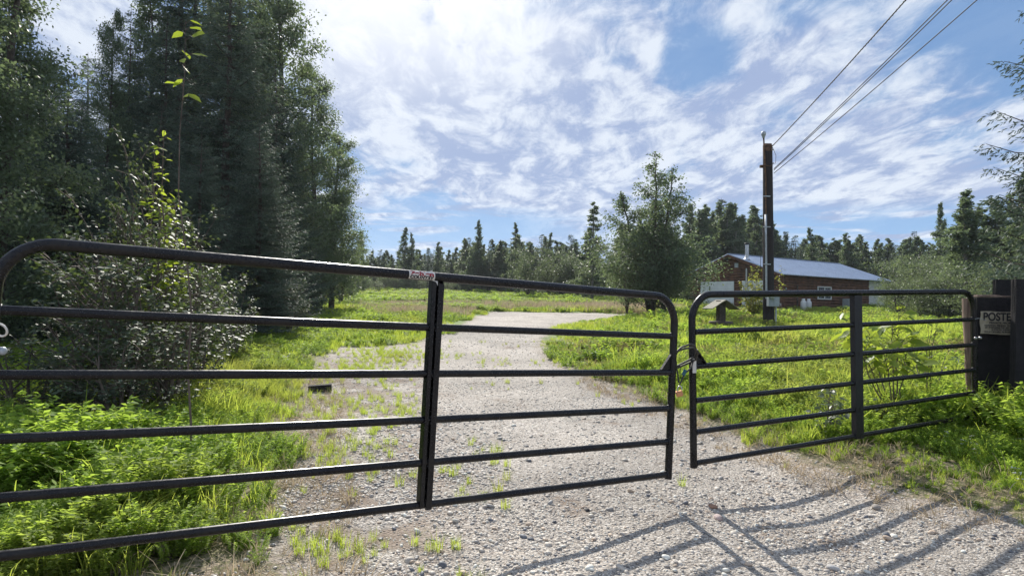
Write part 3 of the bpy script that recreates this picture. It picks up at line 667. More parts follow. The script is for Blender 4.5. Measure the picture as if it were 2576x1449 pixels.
PR = {}
def plant(kind, x, ytop, Y, label, name, cat='tree', group=None, w=1., rz=None, X=None):
    """stand a tree of a kind at pixel column x with its top at pixel row ytop, Y metres away"""
    T, C, H = PR[kind]; p = at(x, ytop, Y)
    if X is not None: p.x = X
    z0 = gz(p.x, Y) - .03; s = (p.z - z0) / H
    o = empty(name, (p.x, Y, z0), random.uniform(0, 6.28) if rz is None else rz); tag(o, label, cat, group)
    o.scale = (s * w, s * w, s); link('trunk', T, o); link('crown', C, o); return o
# near kinds (real leaf size), far kinds (leaf size grows so each leaf still covers a pixel)
for k in range(3): PR['pop%d' % k] = broadleaf(20 + k, 11, 1.7, 78, 36000, .085, M['poplar'], M['bark'], up=.75, low=.05, sub=7, sig=.2)
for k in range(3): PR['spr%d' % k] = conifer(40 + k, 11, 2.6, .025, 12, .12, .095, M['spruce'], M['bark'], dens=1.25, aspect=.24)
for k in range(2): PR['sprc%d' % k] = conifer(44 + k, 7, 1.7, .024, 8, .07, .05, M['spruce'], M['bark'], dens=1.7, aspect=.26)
for k in range(4): PR['fpop%d' % k] = broadleaf(60 + k, 9, 1.7, 84, 15000, .135, M['poplar'], M['birchbark'], up=.95, low=.04, sub=5, sig=.12, prof='cone')
for k in range(2): PR['fbir%d' % k] = broadleaf(66 + k, 9, 1.5, 70, 14000, .13, M['willow'], M['birchbark'], up=.9, low=.06, sub=5, droop=.7, sig=.12, prof='cone')
for k in range(3): PR['fspr%d' % k] = conifer(70 + k, 9, 1.7, .026, 7, .26, .20, M['spruce'], M['bark'], dens=1.0, aspect=.3)
for k in range(3): PR['fwil%d' % k] = broadleaf(80 + k, 4, 1.7, 50, 6500, .13, M['willow'], M['bark'], stems=5, up=.9, low=.05, prof='round', sub=5, sig=.2, aspect=.4)
PR['bigwil'] = broadleaf(95, 7.6, 2.5, 170, 30000, .11, M['poplar'], M['bark'], stems=4, up=.85, low=.05, prof='cone', sub=7, sig=.2, aspect=.55)
for k in range(4): PR['shr%d' % k] = broadleaf(100 + k, 2.4, .95, 44, 2500, .095, M['shrub'], M['twig'], stems=4, up=1.1, low=.06, prof='round', sub=5, sig=.09, aspect=.6, flat=1.05)

# -- the wood left of the drive
L1 = 'wooded edge left of the drive'
def left_wood():
    G = 'trees of the wood left of the drive'
    pl = [('spr0', 590, -170, 17.5, 'big dark spruce whose low boughs sweep out over the verge behind the left gate', 'spruce_tree', 1.0),
          ('pop0', 725, -130, 25, 'tall poplar reaching out of the top of the photo right of the big spruce', 'poplar_tree', .92),
          ('pop1', 797, 168, 28, 'slender poplar whose pointed tip stands just right of the tallest trees of the wood', 'poplar_tree', 1.0),
          ('pop2', 845, 330, 30, 'leafy poplar ending the wood, a branch reaching right against the sky', 'poplar_tree', 1.25),
          ('spr1', 430, 40, 18, 'dark spruce standing between the big spruce and the gap of sky', 'spruce_tree', .9),
          ('spr2', 335, 10, 19, 'thin topped spruce in front of the gap of sky at upper left', 'spruce_tree', .62),
          ('pop1', 600, -260, 26, 'tall poplar rising behind the big spruce', 'poplar_tree', 1.1),
          ('pop2', 500, -160, 22, 'poplar behind the leafy shrub with hanging yellow leaves', 'poplar_tree', 1.0),
          ('pop0', 40, -330, 10.5, 'poplar crown filling the top left corner of the photo', 'poplar_tree', 1.0),
          ('spr2', 85, 60, 14, 'spruce under the gap of sky at the left edge', 'spruce_tree', 1.2),
          ('pop1', -90, -300, 9, 'poplar half outside the left edge of the photo', 'poplar_tree', 1.1),
          ('spr1', 215, 240, 15, 'short dark spruce just below the gap of sky', 'spruce_tree', 1.0),
          ('spr2', 700, 150, 23, 'spruce half hidden among the poplars at the right of the wood', 'spruce_tree', 1.1),
          ('fwil1', 800, 560, 30, 'bushy willow at the foot of the wood where the verge meets the meadow', 'willow_bush', .8),
          ('fwil0', 862, 610, 38, 'silvery willow bush at the far end of the wood', 'willow_bush', .9),
          ('spr2', 655, 300, 15.5, 'younger spruce whose low boughs hang over the grass right of the leafy shrubs', 'spruce_tree', 1.35),
          ('spr1', 500, 330, 13, 'half grown spruce close behind the leafy shrubs', 'spruce_tree', 1.2),
          ('pop1', 285, 20, 17, 'slender poplar on the right rim of the gap of sky', 'poplar_tree', .55),
          ('spr1', 175, 195, 13, 'bushy spruce closing the bottom of the gap of sky', 'spruce_tree', 1.4),
          ('spr2', 400, 260, 14, 'bushy spruce behind the thin yellow green sapling', 'spruce_tree', 1.4),
          ('spr0', 300, 400, 12, 'low spruce behind the tallest leafy shrub', 'spruce_tree', 1.3),
          ('spr0', 462, -220, 21, 'tall spruce right of the gap of sky, rising out of the photo', 'spruce_tree', 1.0),
          ('pop0', 395, -40, 20, 'thin poplar edging the gap of sky on its right', 'poplar_tree', .8),
          ('spr1', 120, 110, 17, 'mid sized spruce under the left side of the gap of sky', 'spruce_tree', 1.1),
          ('spr0', 120, 180, 22, 'shaded spruce deep in the wood behind the left shrubs', 'spruce_tree', 1.),
          ('spr2', 300, 200, 24, 'shaded spruce deep in the wood left of the big spruce', 'spruce_tree', 1.1),
          ('spr1', 470, 150, 27, 'shaded spruce deep in the wood behind the big spruce', 'spruce_tree', 1.1),
          ('pop0', 640, 60, 28, 'shaded poplar at the back of the wood behind the big spruce', 'poplar_tree', 1.),
          ('spr2', -40, 120, 16, 'shaded spruce at the left edge behind the hinge of the gate', 'spruce_tree', 1.1),
          ('spr0', 10, 420, 12, 'low dark spruce in the deepest shade behind the curved end of the left gate', 'spruce_tree', 1.3),
          ('spr1', 690, 420, 20, 'young spruce at the verge under the poplars', 'spruce_tree', 1.1),
          ('spr2', 770, 470, 26, 'young spruce at the right foot of the wood', 'spruce_tree', 1.1)]
    for kd, x, yt, Y, lab, nm, w in pl: plant(kd, x, yt, Y, lab, nm, 'tree', G, w)
    for k, (x, Y) in enumerate([(-300, 12), (-500, 16), (-200, 20), (-420, 24), (-60, 27), (60, 32), (230, 34), (380, 38), (520, 42), (640, 48), (-350, 33), (700, 60), (770, 70)]):
        plant('spr%d' % (k % 3), x, 130 + 30 * (k % 3) + (220 if Y > 40 else 0), Y, 'tree in the shaded interior of the wood left of the drive, seen only between others', 'spruce_tree', 'tree', 'interior trees of the left wood', 1.1)
left_wood()

# -- leafy shrubs in front of the wood
def left_shrubs():
    G = 'leafy shrubs at the edge of the wood'
    for k, (x, yt, Y, w, lab) in enumerate([
        (370, 460, 8.2, .5, 'tallest leafy shrub, rising in front of the big spruce above the left gate'),
        (275, 590, 8.0, .7, 'leafy shrub with drooping grey green leaves left of the tallest one'),
        (330, 665, 6.6, 1.0, 'broad leafy shrub seen between the top and second rails of the left gate'),
        (500, 700, 7.6, .7, 'leafy shrub right of the broad one, its leaves catching the light'),
        (215, 760, 6.2, 1.0, 'low leafy shrub behind the second rail near the hinge end'),
        (430, 770, 6.4, 1.2, 'low leafy shrub just above the grass behind the second rail'),
        (70, 880, 5.8, 1.4, 'low dark shrub beside the hinge end of the left gate'),
        (310, 870, 5.6, 1.3, 'small ground hugging shrub behind the third rail'),
        (590, 735, 10.5, .8, 'shady shrub under the boughs of the big spruce'),
        (730, 730, 16, .9, 'shrub at the right foot of the spruce boughs'),
        (455, 600, 9.0, .7, 'leafy shrub just left of the big spruce trunk above the top rail')]):
        plant('shr%d' % (k % 4), x, yt, Y, lab, 'leafy_shrub', 'shrub', G, w)
left_shrubs()

def sapling(name, base, top, n, leaf, m, label, cat='sapling', seed=1, spread=.25, stems=1, droop=.4, start=.3, group=None, thin=1.):
    """thin stems with separate, fairly large leaves"""
    r = np.random.default_rng(seed); base = np.array(base); top = np.array(top); Wd = Wood(); P = []; D = []; ax = top - base; H = np.linalg.norm(ax)
    for s in range(stems):
        off = np.array([0, 0, 0.]) if s == 0 else np.array([r.normal() * spread, r.normal() * spread, -r.uniform(0, .35) * H])
        t = np.linspace(0, 1, 9); c = base + t[:, None] * (ax + off) + np.array([0, 0, 0]) + (r.normal(0, .012 * H, (9, 3)) * t[:, None])
        Wd.tube(c, thin * (.004 + .005 * H) * (1 - .85 * t), 5)
        for i in range(n // stems):
            f = start + (1 - start) * (i + r.uniform()) / (n // stems); pb = np.array([np.interp(f, t, c[:, q]) for q in range(3)]); a = r.uniform(0, 6.28); L = spread * (1.15 - f) * r.uniform(.5, 1.2) + .02
            pe = pb + np.array([math.cos(a) * L, math.sin(a) * L, L * .8]); Wd.tube(np.linspace(pb, pe, 4), np.array([.004, .003, .002, .0015]), 3)
            for j in range(max(1, int(L / leaf * 2.2))):
                g = r.uniform(.2, 1.05); P.append(pb * (1 - g) + pe * g); a3 = a + r.normal() * .9; D.append([math.cos(a3), math.sin(a3), r.uniform(-.5, .6) - droop * .5])
    P = np.array(P); D = np.array(D); k = len(P); N = unit(r, k) * .6 + np.array([0, -.2, .8]); L = leaf * r.uniform(.6, 1.2, k)
    S = np.cross(D / np.linalg.norm(D, axis=1, keepdims=True), N); S /= np.linalg.norm(S, axis=1, keepdims=True); Dn = D / np.linalg.norm(D, axis=1, keepdims=True); L = L[:, None]
    V = np.stack([P, P + Dn * L * .3 + S * L * .27, P + Dn * L * .65 + S * L * .22, P + Dn * L - np.array([0, 0, .12]) * L, P + Dn * L * .65 - S * L * .22, P + Dn * L * .3 - S * L * .27], 1).reshape(-1, 3) - base
    i = np.arange(k)[:, None] * 6; F = np.concatenate([i + np.array([[0, 1, 2, 3]]), i + np.array([[0, 3, 4, 5]])]); tint = np.repeat(r.uniform(0, 1, k), 6)
    for q in range(len(Wd.V)): Wd.V[q] = Wd.V[q] - base
    o = empty(name, tuple(base)); tag(o, label, cat, group)
    link('stem', Wd.mesh('stem', M['twig']), o); link('foliage', mesh_np('foliage', V, F4=F, mat=m, tint=tint), o); return o
def gb(px, Y):
    p = at(px, 700, Y); return (p.x, Y, gz(p.x, Y) - .02)
b = gb(500, 4.6); t_ = at(455, 20, 4.4); sapling('aspen_sapling', b, t_, 12, .11, M['young'], 'slender sapling with a few big lime green leaves at upper left', seed=5, spread=.15, start=.80, thin=.45)
b = gb(420, 7.0); t_ = at(415, 330, 7.0); sapling('willow_sapling', b, t_, 130, .085, M['young'], 'thin sapling with yellow green leaves in front of the big spruce', seed=8, spread=.30, stems=3, start=.35)
b = gb(2255, 6.6); t_ = at(2262, 762, 6.5)
sapling('leafy_sapling', b, t_, 120, .14, M['young'], 'bare legged bush with bright yellow green leaves behind the right gate', 'bush', seed=12, spread=.34, stems=7, start=.62)
b = gb(2330, 6.9); t_ = at(2345, 800, 6.8)
sapling('bare_twig_bush', b, t_, 26, .07, M['young'], 'mostly bare twiggy bush beside the round post behind the right gate', 'bush', seed=14, spread=.42, stems=8, start=.3)
b = gb(1898, 27); t_ = at(1906, 668, 27); sapling('amber_shrub', b, t_, 420, .13, M['amber'], 'young tree with amber and lime leaves just left of the utility pole', 'small tree', seed=17, spread=.42, stems=6, start=.12)
b = gb(1962, 25); t_ = at(1965, 672, 25); sapling('amber_sprig', b, t_, 60, .12, M['amber'], 'thin amber leaved stem showing right of the utility pole', 'small tree', seed=18, spread=.3, stems=2, start=.45)
b = gb(2080, 6.2); t_ = at(2090, 960, 6.1); sapling('glossy_weed', b, t_, 40, .06, M['willow'], 'pale glossy leaved weed seen through the left half of the right gate', 'plant', seed=19, spread=.18, stems=4, start=.2)
b = gb(2170, 6.6); t_ = at(2180, 1000, 6.5); sapling('glossy_weed', b, t_, 46, .06, M['willow'], 'pale glossy leaved weed behind the middle upright of the right gate', 'plant', seed=21, spread=.2, stems=4, start=.2)

# -- far tree line, middle trees, right side
def far_trees():
    rr = random.Random(5)
    special = [('fpop0', 1018, 570, 80, .7, 'pointed poplar with a second tip beside it, tallest left of the sticker on the gate', 'poplar_tree'),
               ('fpop1', 1037, 585, 80, .55, 'narrow poplar leaning close on the right of the pointed one left of the sticker', 'poplar_tree'),
               ('fspr0', 1078, 622, 78, .8, 'dark small spruce in the tree line above the sticker', 'spruce_tree'),
               ('fpop2', 1107, 607, 82, .7, 'open crowned poplar just right of the small dark spruce above the sticker', 'poplar_tree'),
               ('fpop3', 1143, 640, 84, .6, 'lone thin poplar in the low dip of the tree line', 'poplar_tree'),
               ('fpop0', 1204, 553, 72, .62, 'tallest slim poplar of the far tree line, right of the dip', 'poplar_tree'),
               ('fspr1', 1233, 600, 72, .55, 'thin spire between the two tallest trees of the far tree line', 'spruce_tree'),
               ('fbir0', 1297, 558, 68, .7, 'feathery birch with a bent leaning top in the far tree line', 'birch_tree'),
               ('fpop2', 1385, 583, 70, .6, 'twin tipped poplar right of the feathery birch', 'poplar_tree'),
               ('fbir1', 1493, 506, 50, .9, 'tall drooping birch just left of the big round crowned willow', 'birch_tree'),
               ('fpop1', 860, 592, 62, .8, 'airy poplar beside the end of the left wood, in front of the tree line', 'poplar_tree'),
               ('fpop3', 905, 580, 66, .7, 'thin poplar under the branch reaching from the left wood', 'poplar_tree'),
               ('fspr2', 1818, 497, 62, 1.1, 'taller spruce rising between the big willow and the utility pole', 'spruce_tree'),
               ('fpop0', 1765, 520, 58, 1.0, 'dark poplar directly right of the big willow', 'poplar_tree'),
               ('fpop2', 1888, 515, 64, .9, 'spindly poplar immediately left of the utility pole', 'poplar_tree'),
               ('fspr0', 1975, 580, 62, .95, 'spruce peeking over the roof just right of the utility pole', 'spruce_tree'),
               ('fpop1', 2040, 572, 60, .75, 'open topped poplar over the middle of the metal roof', 'poplar_tree'),
               ('fspr1', 2300, 578, 72, .8, 'narrow spruce in the tree line over the far end of the roof', 'spruce_tree'),
               ('fspr2', 2413, 518, 46, 1.05, 'broad dark spruce left of the poplars at the right edge', 'spruce_tree'),
               ('fpop3', 2373, 510, 50, .5, 'slim bare topped poplar against the blue sky at right', 'poplar_tree')]
    for kd, x, yt, Y, w, lab, nm in special: plant(kd, x, yt, Y, lab, nm, 'tree', 'trees standing out of the far tree line', w * (1.45 if kd[:4] in ('fpop', 'fbir') else 1.1))
    def row(x0, x1, step, ylo, yhi, Ya, Yb, kinds, lab, grp):
        x = x0
        while x < x1:
            k = rr.choice(kinds); f = (x - x0) / (x1 - x0); Y = Ya + (Yb - Ya) * f + rr.uniform(-4, 4)
            nm = {'fpop': 'poplar_tree', 'fspr': 'spruce_tree', 'fbir': 'birch_tree', 'fwil': 'willow_bush'}[k[:4]]
            kk = {'fpop': 'poplar', 'fspr': 'spruce', 'fbir': 'birch', 'fwil': 'willow'}[k[:4]]
            plant(k, x, rr.uniform(ylo, yhi), Y, lab.replace('@', kk), nm, 'tree', grp.replace('@', kk), rr.uniform(1.2, 1.75) if k[:4] in ('fpop', 'fbir') else rr.uniform(1.0, 1.35)); x += step * rr.uniform(.7, 1.3)
    mix = ['fpop0', 'fpop1', 'fpop2', 'fpop3', 'fbir0', 'fpop0', 'fpop1', 'fpop2', 'fpop3', 'fspr0', 'fspr1', 'fspr2', 'fbir0', 'fbir1']
    row(830, 1155, 11, 612, 660, 84, 88, mix, 'ordinary @ in the even row behind the meadow, left of the dip', '@ trees of the tree line left of the dip')
    row(830, 1160, 13, 640, 680, 96, 100, mix, 'ordinary @ in the even row behind the meadow, left of the dip', '@ trees of the tree line left of the dip')
    row(1165, 1500, 11, 585, 630, 78, 66, mix, 'ordinary @ in the even row behind the meadow, between the dip and the tall birch', '@ trees of the tree line right of the dip')
    row(1165, 1500, 14, 605, 645, 90, 80, mix, 'ordinary @ in the even row behind the meadow, between the dip and the tall birch', '@ trees of the tree line right of the dip')
    row(1330, 1520, 40, 640, 690, 60, 54, ['fwil0', 'fwil1', 'fwil2'], 'round @ bush at the foot of the tree line left of the big willow', '@ bushes at the foot of the tree line')
    row(835, 1500, 9, 640, 676, 104, 92, mix, 'ordinary @ of the hindmost row closing the view behind the meadow', '@ trees of the hindmost row')
    row(860, 1160, 26, 690, 712, 74, 76, ['fwil0', 'fwil1', 'fwil2'], 'low @ bush filling the foot of the far tree line', '@ bushes at the foot of the far tree line')
    row(1560, 1960, 15, 545, 600, 64, 66, mix, 'ordinary @ of the dark row behind the big willow and the gable', '@ trees behind the willow and gable')
    row(1735, 1925, 12, 505, 570, 60, 62, mix, 'tall @ of the dark stand between the big willow and the utility pole', '@ trees between willow and pole')
    row(1960, 2420, 13, 580, 618, 76, 64, mix, 'ordinary @ of the dark row over the roof of the log building', '@ trees behind the log building')
    row(1940, 2440, 16, 612, 645, 84, 70, mix, 'ordinary @ of the dark row over the roof of the log building', '@ trees behind the log building')
    row(2285, 2470, 30, 645, 690, 46, 34, ['fwil0', 'fwil1', 'fwil2'], 'grey green @ bush right of the log building', '@ bushes right of the log building')
    row(2260, 2600, 44, 680, 715, 36, 24, ['fwil0', 'fwil1', 'fwil2'], 'nearer @ bush above the right gate rail by the posts', '@ bushes near the right posts')
    row(2430, 2760, 22, 430, 540, 34, 30, ['fpop0', 'fpop1', 'fspr2', 'fpop3'], '@ in the stand at the right edge beyond the posts', '@ trees at the right edge')
    # beyond the frame on both sides, thinly, for views from a step aside
    plant('bigwil', 1643, 392, 29, 'big round crowned willow with several dark stems standing beside the drive', 'willow_tree', 'tree', None, 1.2, R(-90))
    plant('fwil2', 1672, 600, 28.5, 'lower leafy willow tucked against the right side of the big one', 'willow_tree', 'tree', None, .85)
    plant('fwil0', 1580, 600, 30.5, 'lower leafy willow at the left foot of the big one', 'willow_tree', 'tree', None, .7)
    plant('shr1', 1748, 745, 23.5, 'dark low bush behind the little roofed post', 'bush', 'bush', None, .9)
    plant('sprc0', 2910, -900, 7.6, 'close spruce whose bough tips enter at the right edge', 'spruce_tree', 'tree', None, .95)
    plant('sprc1', 2640, 440, 11, 'small spruce at the right edge above the timber posts', 'spruce_tree', 'tree', None, 1.0)
    plant('pop1', 2935, -500, 8.8, 'poplar outside the right edge whose leafy twigs reach into the sky', 'poplar_tree', 'tree', None, 1.0)
far_trees()

# ------------------------------------------------------------------ gates
RAILS = [0, .272, .522, .769, .996, 1.22]    # below the top rail
def depth_of(x, y0, y1, h=1.22):
    a = at(x, y0, 1).z - at(x, y1, 1).z; return h / a
def text_mesh(body, size, mat_, name, thick=.0006, bold=0.):
    c = bpy.data.curves.new('t', 'FONT'); c.body = body; c.size = size; c.extrude = thick; c.align_x = 'LEFT'; c.offset = bold
    o = bpy.data.objects.new('t', c); col.objects.link(o); dg = bpy.context.evaluated_depsgraph_get(); me = bpy.data.meshes.new_from_object(o.evaluated_get(dg))
    bpy.data.objects.remove(o); me.name = name; me.materials.clear(); me.materials.append(mat_); return me
def gate(name, A, B, label, mid, sticker, side):
    """A, B: ends of the top rail; local x along the rail, local z down-up, local y away"""
    L = (B - A).length; ex = (B - A).normalized(); ey = Vector((0, 0, 1)).cross(ex).normalized(); ez = ex.cross(ey)
    root = empty(name, A); root.matrix_world = Matrix.Translation(A) @ Matrix((ex, ey, ez)).transposed().to_4x4(); tag(root, label, 'gate')
    H = 1.22; rr_ = .19; fr = .0255; pts = [(0, 0, -H - .03)]
    n = 10
    for k in range(n + 1): t = math.pi / 2 * k / n; pts.append((rr_ - rr_ * math.cos(t), 0, -rr_ + rr_ * math.sin(t)))
    for k in range(n + 1): t = math.pi / 2 * k / n; pts.append((L - rr_ + rr_ * math.sin(t), 0, -rr_ + rr_ * math.cos(t)))
    pts.append((L, 0, -H - .03)); f = MB(); f.tube(pts, fr, 20)
    f.build('frame', M['black'], root)
    # bend creases and welds
    w = MB()
    for k in range(2, 9):
        for sx in (0, 1):
            t = math.pi / 2 * k / n; r2 = rr_ - fr * .92; cx, cz = rr_ - r2 * math.cos(t), -rr_ + r2 * math.sin(t)
            cx = L - cx if sx else cx; w.tube([(cx, -.014, cz), (cx, 0, cz), (cx, .014, cz)], .0028, 6)
    w.build('bend_crease', M['blackrough'], root)
    for z in RAILS[1:]:
        rl = MB(); rl.tube([(.012, 0, -z), (L / 3, 0, -z - .002), (2 * L / 3, 0, -z - .001), (L - .012, 0, -z)], .0205, 18); rl.build('rail', M['black'], root)
    wd = MB()
    for z in RAILS[1:]:
        for xx in (fr * .95, L - fr * .95): wd.lathe((xx, 0, -z), [(.0235, -.004), (.0265, 0), (.0235, .004)], 14, (1, 0, 0))
    wd.build('weld', M['blackrough'], root)
    s = MB(); wv = .068 if side < 0 else .10
    if side < 0:                                              # open channel, web behind the rails
        s.box((mid, .024, -H / 2 - .005), (wv, .004, H + .01)); s.box((mid - wv / 2 + .002, .002, -H / 2 - .005), (.004, .040, H + .008))
        s.box((mid - wv / 2 + .010, -.0265, -H / 2 - .024), (.022, .003, H - .02)); s.box((mid + wv / 2 - .002, .002, -H / 2 - .005), (.004, .040, H + .008)); s.box((mid + wv / 2 - .017, -.0285, -H / 2 - .030), (.033, .003, H - .012))
    else:
        s.box((mid, -.024, -H / 2 - .022), (wv, .003, H)); s.box((mid - wv / 2 + .002, -.001, -H / 2 - .022), (.003, .043, H - .002)); s.box((mid + wv / 2 - .002, -.001, -H / 2 - .022), (.003, .043, H - .002))
    s.build('middle_upright', M['black'] if side < 0 else M['blackrough'], root)
    for z in RAILS[1:]:
        cl = MB()
        for q in range(5):
            a = -1.1 + q * .55; cl.box((mid - .002 + .004 * math.cos(a * 1.3), -.0245 if side < 0 else -.0265, -z + .021 * math.sin(a)), (.004, .003, .007))
        cl.build('weld_bead', M['blackrough'], root)
    # triangular gusset at the latch stile
    gx = L if side < 0 else 0; sg = -1 if side < 0 else 1; zr = -RAILS[2]
    for k in (0,):
        g = MB(); g.prism([Vector((gx + sg * .022, -.003, zr + .018)), Vector((gx + sg * .115, -.003, zr + .018)), Vector((gx + sg * .095, -.003, zr + .05)), Vector((gx + sg * .022, -.003, zr + .13))], (0, .006, 0)); g.box((gx + sg * .075, -.008, zr + .070), (.010, .02, .135), Matrix.Rotation(sg * -R(40), 3, 'Y')); g.build('gusset', M['black'], root)
    if side < 0:
        for z in (-RAILS[2] + .035,):
            g = MB(); g.tube([(-.02, -.02, z), (-.02, -.075, z)], .012, 10); g.build('hinge_bolt', M['galv'], root)
    else:
        g = MB(); zb = -.455; g.tube([(L + .035, -.03, zb), (L - .055, -.03, zb)], .007, 10); g.lathe((L + .04, -.03, zb), [(.0, .012), (.015, .012), (.015, -.002), (0, -.002)], 6, (1, 0, 0)); g.lathe((L - .04, -.03, zb), [(.0, .010), (.014, .010), (.014, -.004), (0, -.004)], 6, (1, 0, 0)); g.build('hinge_bolt', M['steel'], root)
        g = MB(); g.tube([(L - .03, -.026, -.268), (L - .01, -.032, -.262), (L + .03, -.03, -.262), (L + .18, -.02, -.285)], .0025, 6); g.build('wire_tie', M['galv'], root)
        g = MB(); g.prism([Vector((-.019, -.0215, -.46)), Vector((.0, -.0268, -.46)), Vector((.0, -.0268, -.565)), Vector((-.019, -.0215, -.565))], (0, .001, 0)); g.prism([Vector((.0, -.0268, -.46)), Vector((.014, -.0242, -.46)), Vector((.014, -.0242, -.565)), Vector((.0, -.0268, -.565))], (0, .001, 0)); g.build('paper_label', M['decal'], root)
        tx = text_mesh('BN 4 12 FT', .012, M['ink'], 'lettering')
    if sticker:
        g = MB(); sw = .150; sh = .052; x0 = sticker; R2 = .0262; ns = 8
        def sp_(a): return (-R2 * math.cos(a), R2 * math.sin(a))
        vs = []
        for i in range(ns + 1):
            a = -.92 + i * 1.95 / ns; yy, zz_ = sp_(a); vs += [(x0, yy, zz_), (x0 + sw, yy, zz_)]
        g.add(vs, [(2 * i, 2 * i + 1, 2 * i + 3, 2 * i + 2) for i in range(ns)], True)
        g.add([(x0 + .10, -.014, .0225), (x0 + sw - .01, -.014, .0225), (x0 + sw - .012, -.012, .034), (x0 + .12, -.010, .027)], [(0, 1, 2, 3)])
        g.add([(x0 + sw - .02, -.018, -.0205), (x0 + sw + .02, -.018, -.023), (x0 + sw + .022, -.020, -.050), (x0 + sw + .010, -.019, -.028)], [(0, 1, 2, 3)])
        st = g.build('sticker', M['decal'], root)
        for body, m_, size, z0, wf in (('Behlen', M['red'], .030, .0005, .134), ('COUNTRY', M['ink'], .0235, -.0185, .138)):
            me = text_mesh(body, size, m_, 'lettering', bold=.0016); vx = [v.co.x for v in me.vertices]; a0, a1 = min(vx), max(vx)
            for v in me.vertices:
                u = (v.co.x - a0) / (a1 - a0) * wf + x0 + (sw - wf) / 2; arc = (v.co.y + z0) / R2; rr2 = R2 + .0007 + v.co.z
                v.co = (u, -rr2 * math.cos(arc), rr2 * math.sin(arc))
            link('lettering', me, st)
    return root, L
def gate_ends(xl, tl, bl, xr, tr, br):
    Yl = depth_of(xl, tl, bl); Yr = depth_of(xr, tr, br); return at(xl, tl, Yl), at(xr, tr, Yr)
A1, B1 = gate_ends(-3, 604, 1402, 1699, 748, 1191)
A2, B2 = gate_ends(1740, 741, 1167, 2449, 734, 1046)
def along(A, B, px):
    """distance along AB whose image column is px"""
    lo, hi = 0., 1.
    for _ in range(50):
        m_ = (lo + hi) / 2; p = A.lerp(B, m_) - CAM; x = CX + FPX * p.dot(_R) / p.dot(_F)
        if x < px: lo = m_
        else: hi = m_
    return lo * (B - A).length
gate_l, LL = gate('tube_gate', A1, B1, 'longer looking black tube gate at left with a red lettered sticker on its top rail', along(A1, B1, 1099), along(A1, B1, 1025), -1)
gate_r, LR = gate('tube_gate', A2, B2, 'black tube gate at right, hinged beside the timber posts and posted sign', along(A2, B2, 2152), None, 1)
bpy.context.view_layer.update()

def glp(root, x, y, z): return root.matrix_world @ Vector((x, y, z))
# cable loop and padlock joining the two gates
def lock():
    a = glp(gate_l, LL, 0, 0); c = glp(gate_r, 0, 0, 0)
    def P(px, py, dy): return at(px, py, (a.y + c.y) / 2 + dy)
    m = MB()
    m.tube([P(1683, 945, .03), P(1687, 915, -.045), P(1697, 890, -.075), P(1714, 874, -.06), P(1735, 866, -.045), P(1748, 870, -.02), P(1752, 882, .03), P(1748, 896, .06), P(1735, 905, .06), P(1715, 915, .05), P(1700, 922, .07), P(1688, 935, .06), P(1683, 945, .03)], .0075, 8)
    m.tube([P(1690, 930, .05), P(1692, 905, -.05), P(1705, 883, -.07), P(1722, 877, -.05), P(1745, 874, -.03), P(1756, 888, .02), P(1750, 905, .07), P(1730, 914, .07), P(1712, 922, .06), P(1700, 926, .07)], .0075, 8)
    m.tube([P(1745, 905, .06), P(1738, 925, .03), P(1722, 940, -.01), P(1714, 958, -.02), P(1709, 968, -.02)], .006, 8)
    m.tube([P(1700, 905, -.02), P(1702, 925, .06), P(1705, 942, .02), P(1708, 962, -.01)], .006, 8)
    o = m.build('locking_cable', M['cable']); base_at(o, P(1715, 968, 0)); tag(o, 'grimy looped cable tying the free ends of the two gates together', 'cable')
    s = MB(); s.tube([P(1724, 930, -.005), P(1719, 944, -.012)], .0125, 8); q = s.build('cable_sleeve', M['blue'], None); q.parent = o; q.matrix_parent_inverse = Matrix.Translation(-o.location)
    k = empty('padlock', P(1709, 990, -.02)); tag(k, 'brass padlock hanging from the cable between the gates', 'padlock')
    b = MB(); b.box((0, 0, .0), (.046, .024, .040), Matrix.Rotation(R(-14), 3, 'Y')); b.build('body', M['brass'], k, .004)
    h = MB(); h.tube([(-.014, 0, .018), (-.010, 0, .045), (.0, 0, .056), (.014, 0, .048), (.018, 0, .026)], .0045, 8); h.build('shackle', M['steel'], k)
lock()
# pale ring on the hinge side, at the photo's left edge
def hinge_side():
    p = at(0, 830, A1.y - .06); m = MB(); n = 18
    m.tube([p + Vector((.026 * math.cos(t), -.01 * math.sin(t), .024 * math.sin(t))) for t in [2 * math.pi * k / n for k in range(n + 1)]], .004, 8)
    o = m.build('rope_ring', M['decal']); base_at(o, p); tag(o, 'pale cord ring hanging at the hinge end of the left gate', 'cord ring')
    q = at(-45, 884, A1.y + .02); m = MB(); m.lathe(q, [(0, -.02), (.016, -.02), (.016, .085), (.012, .09), (0, .09)], 14, (1, 0, .05)); m.box(q + Vector((-.06, 0, 0)), (.10, .04, .05)); o = m.build('gate_hinge', M['galv']); base_at(o, q); tag(o, 'bright metal hinge socket at the left edge under the cord ring', 'hinge')
    g = at(-170, 1100, A1.y + .06); m = MB(); z0 = gz(g.x, g.y) - .05; m.tube([(g.x - .05, g.y, z0), (g.x - .05, g.y, 1.75)], .11, 20); o = m.build('hinge_post', M['postwood']); base_at(o, (g.x - .05, g.y, z0)); tag(o, 'round wooden post the left gate is hung on', 'post')
hinge_side()

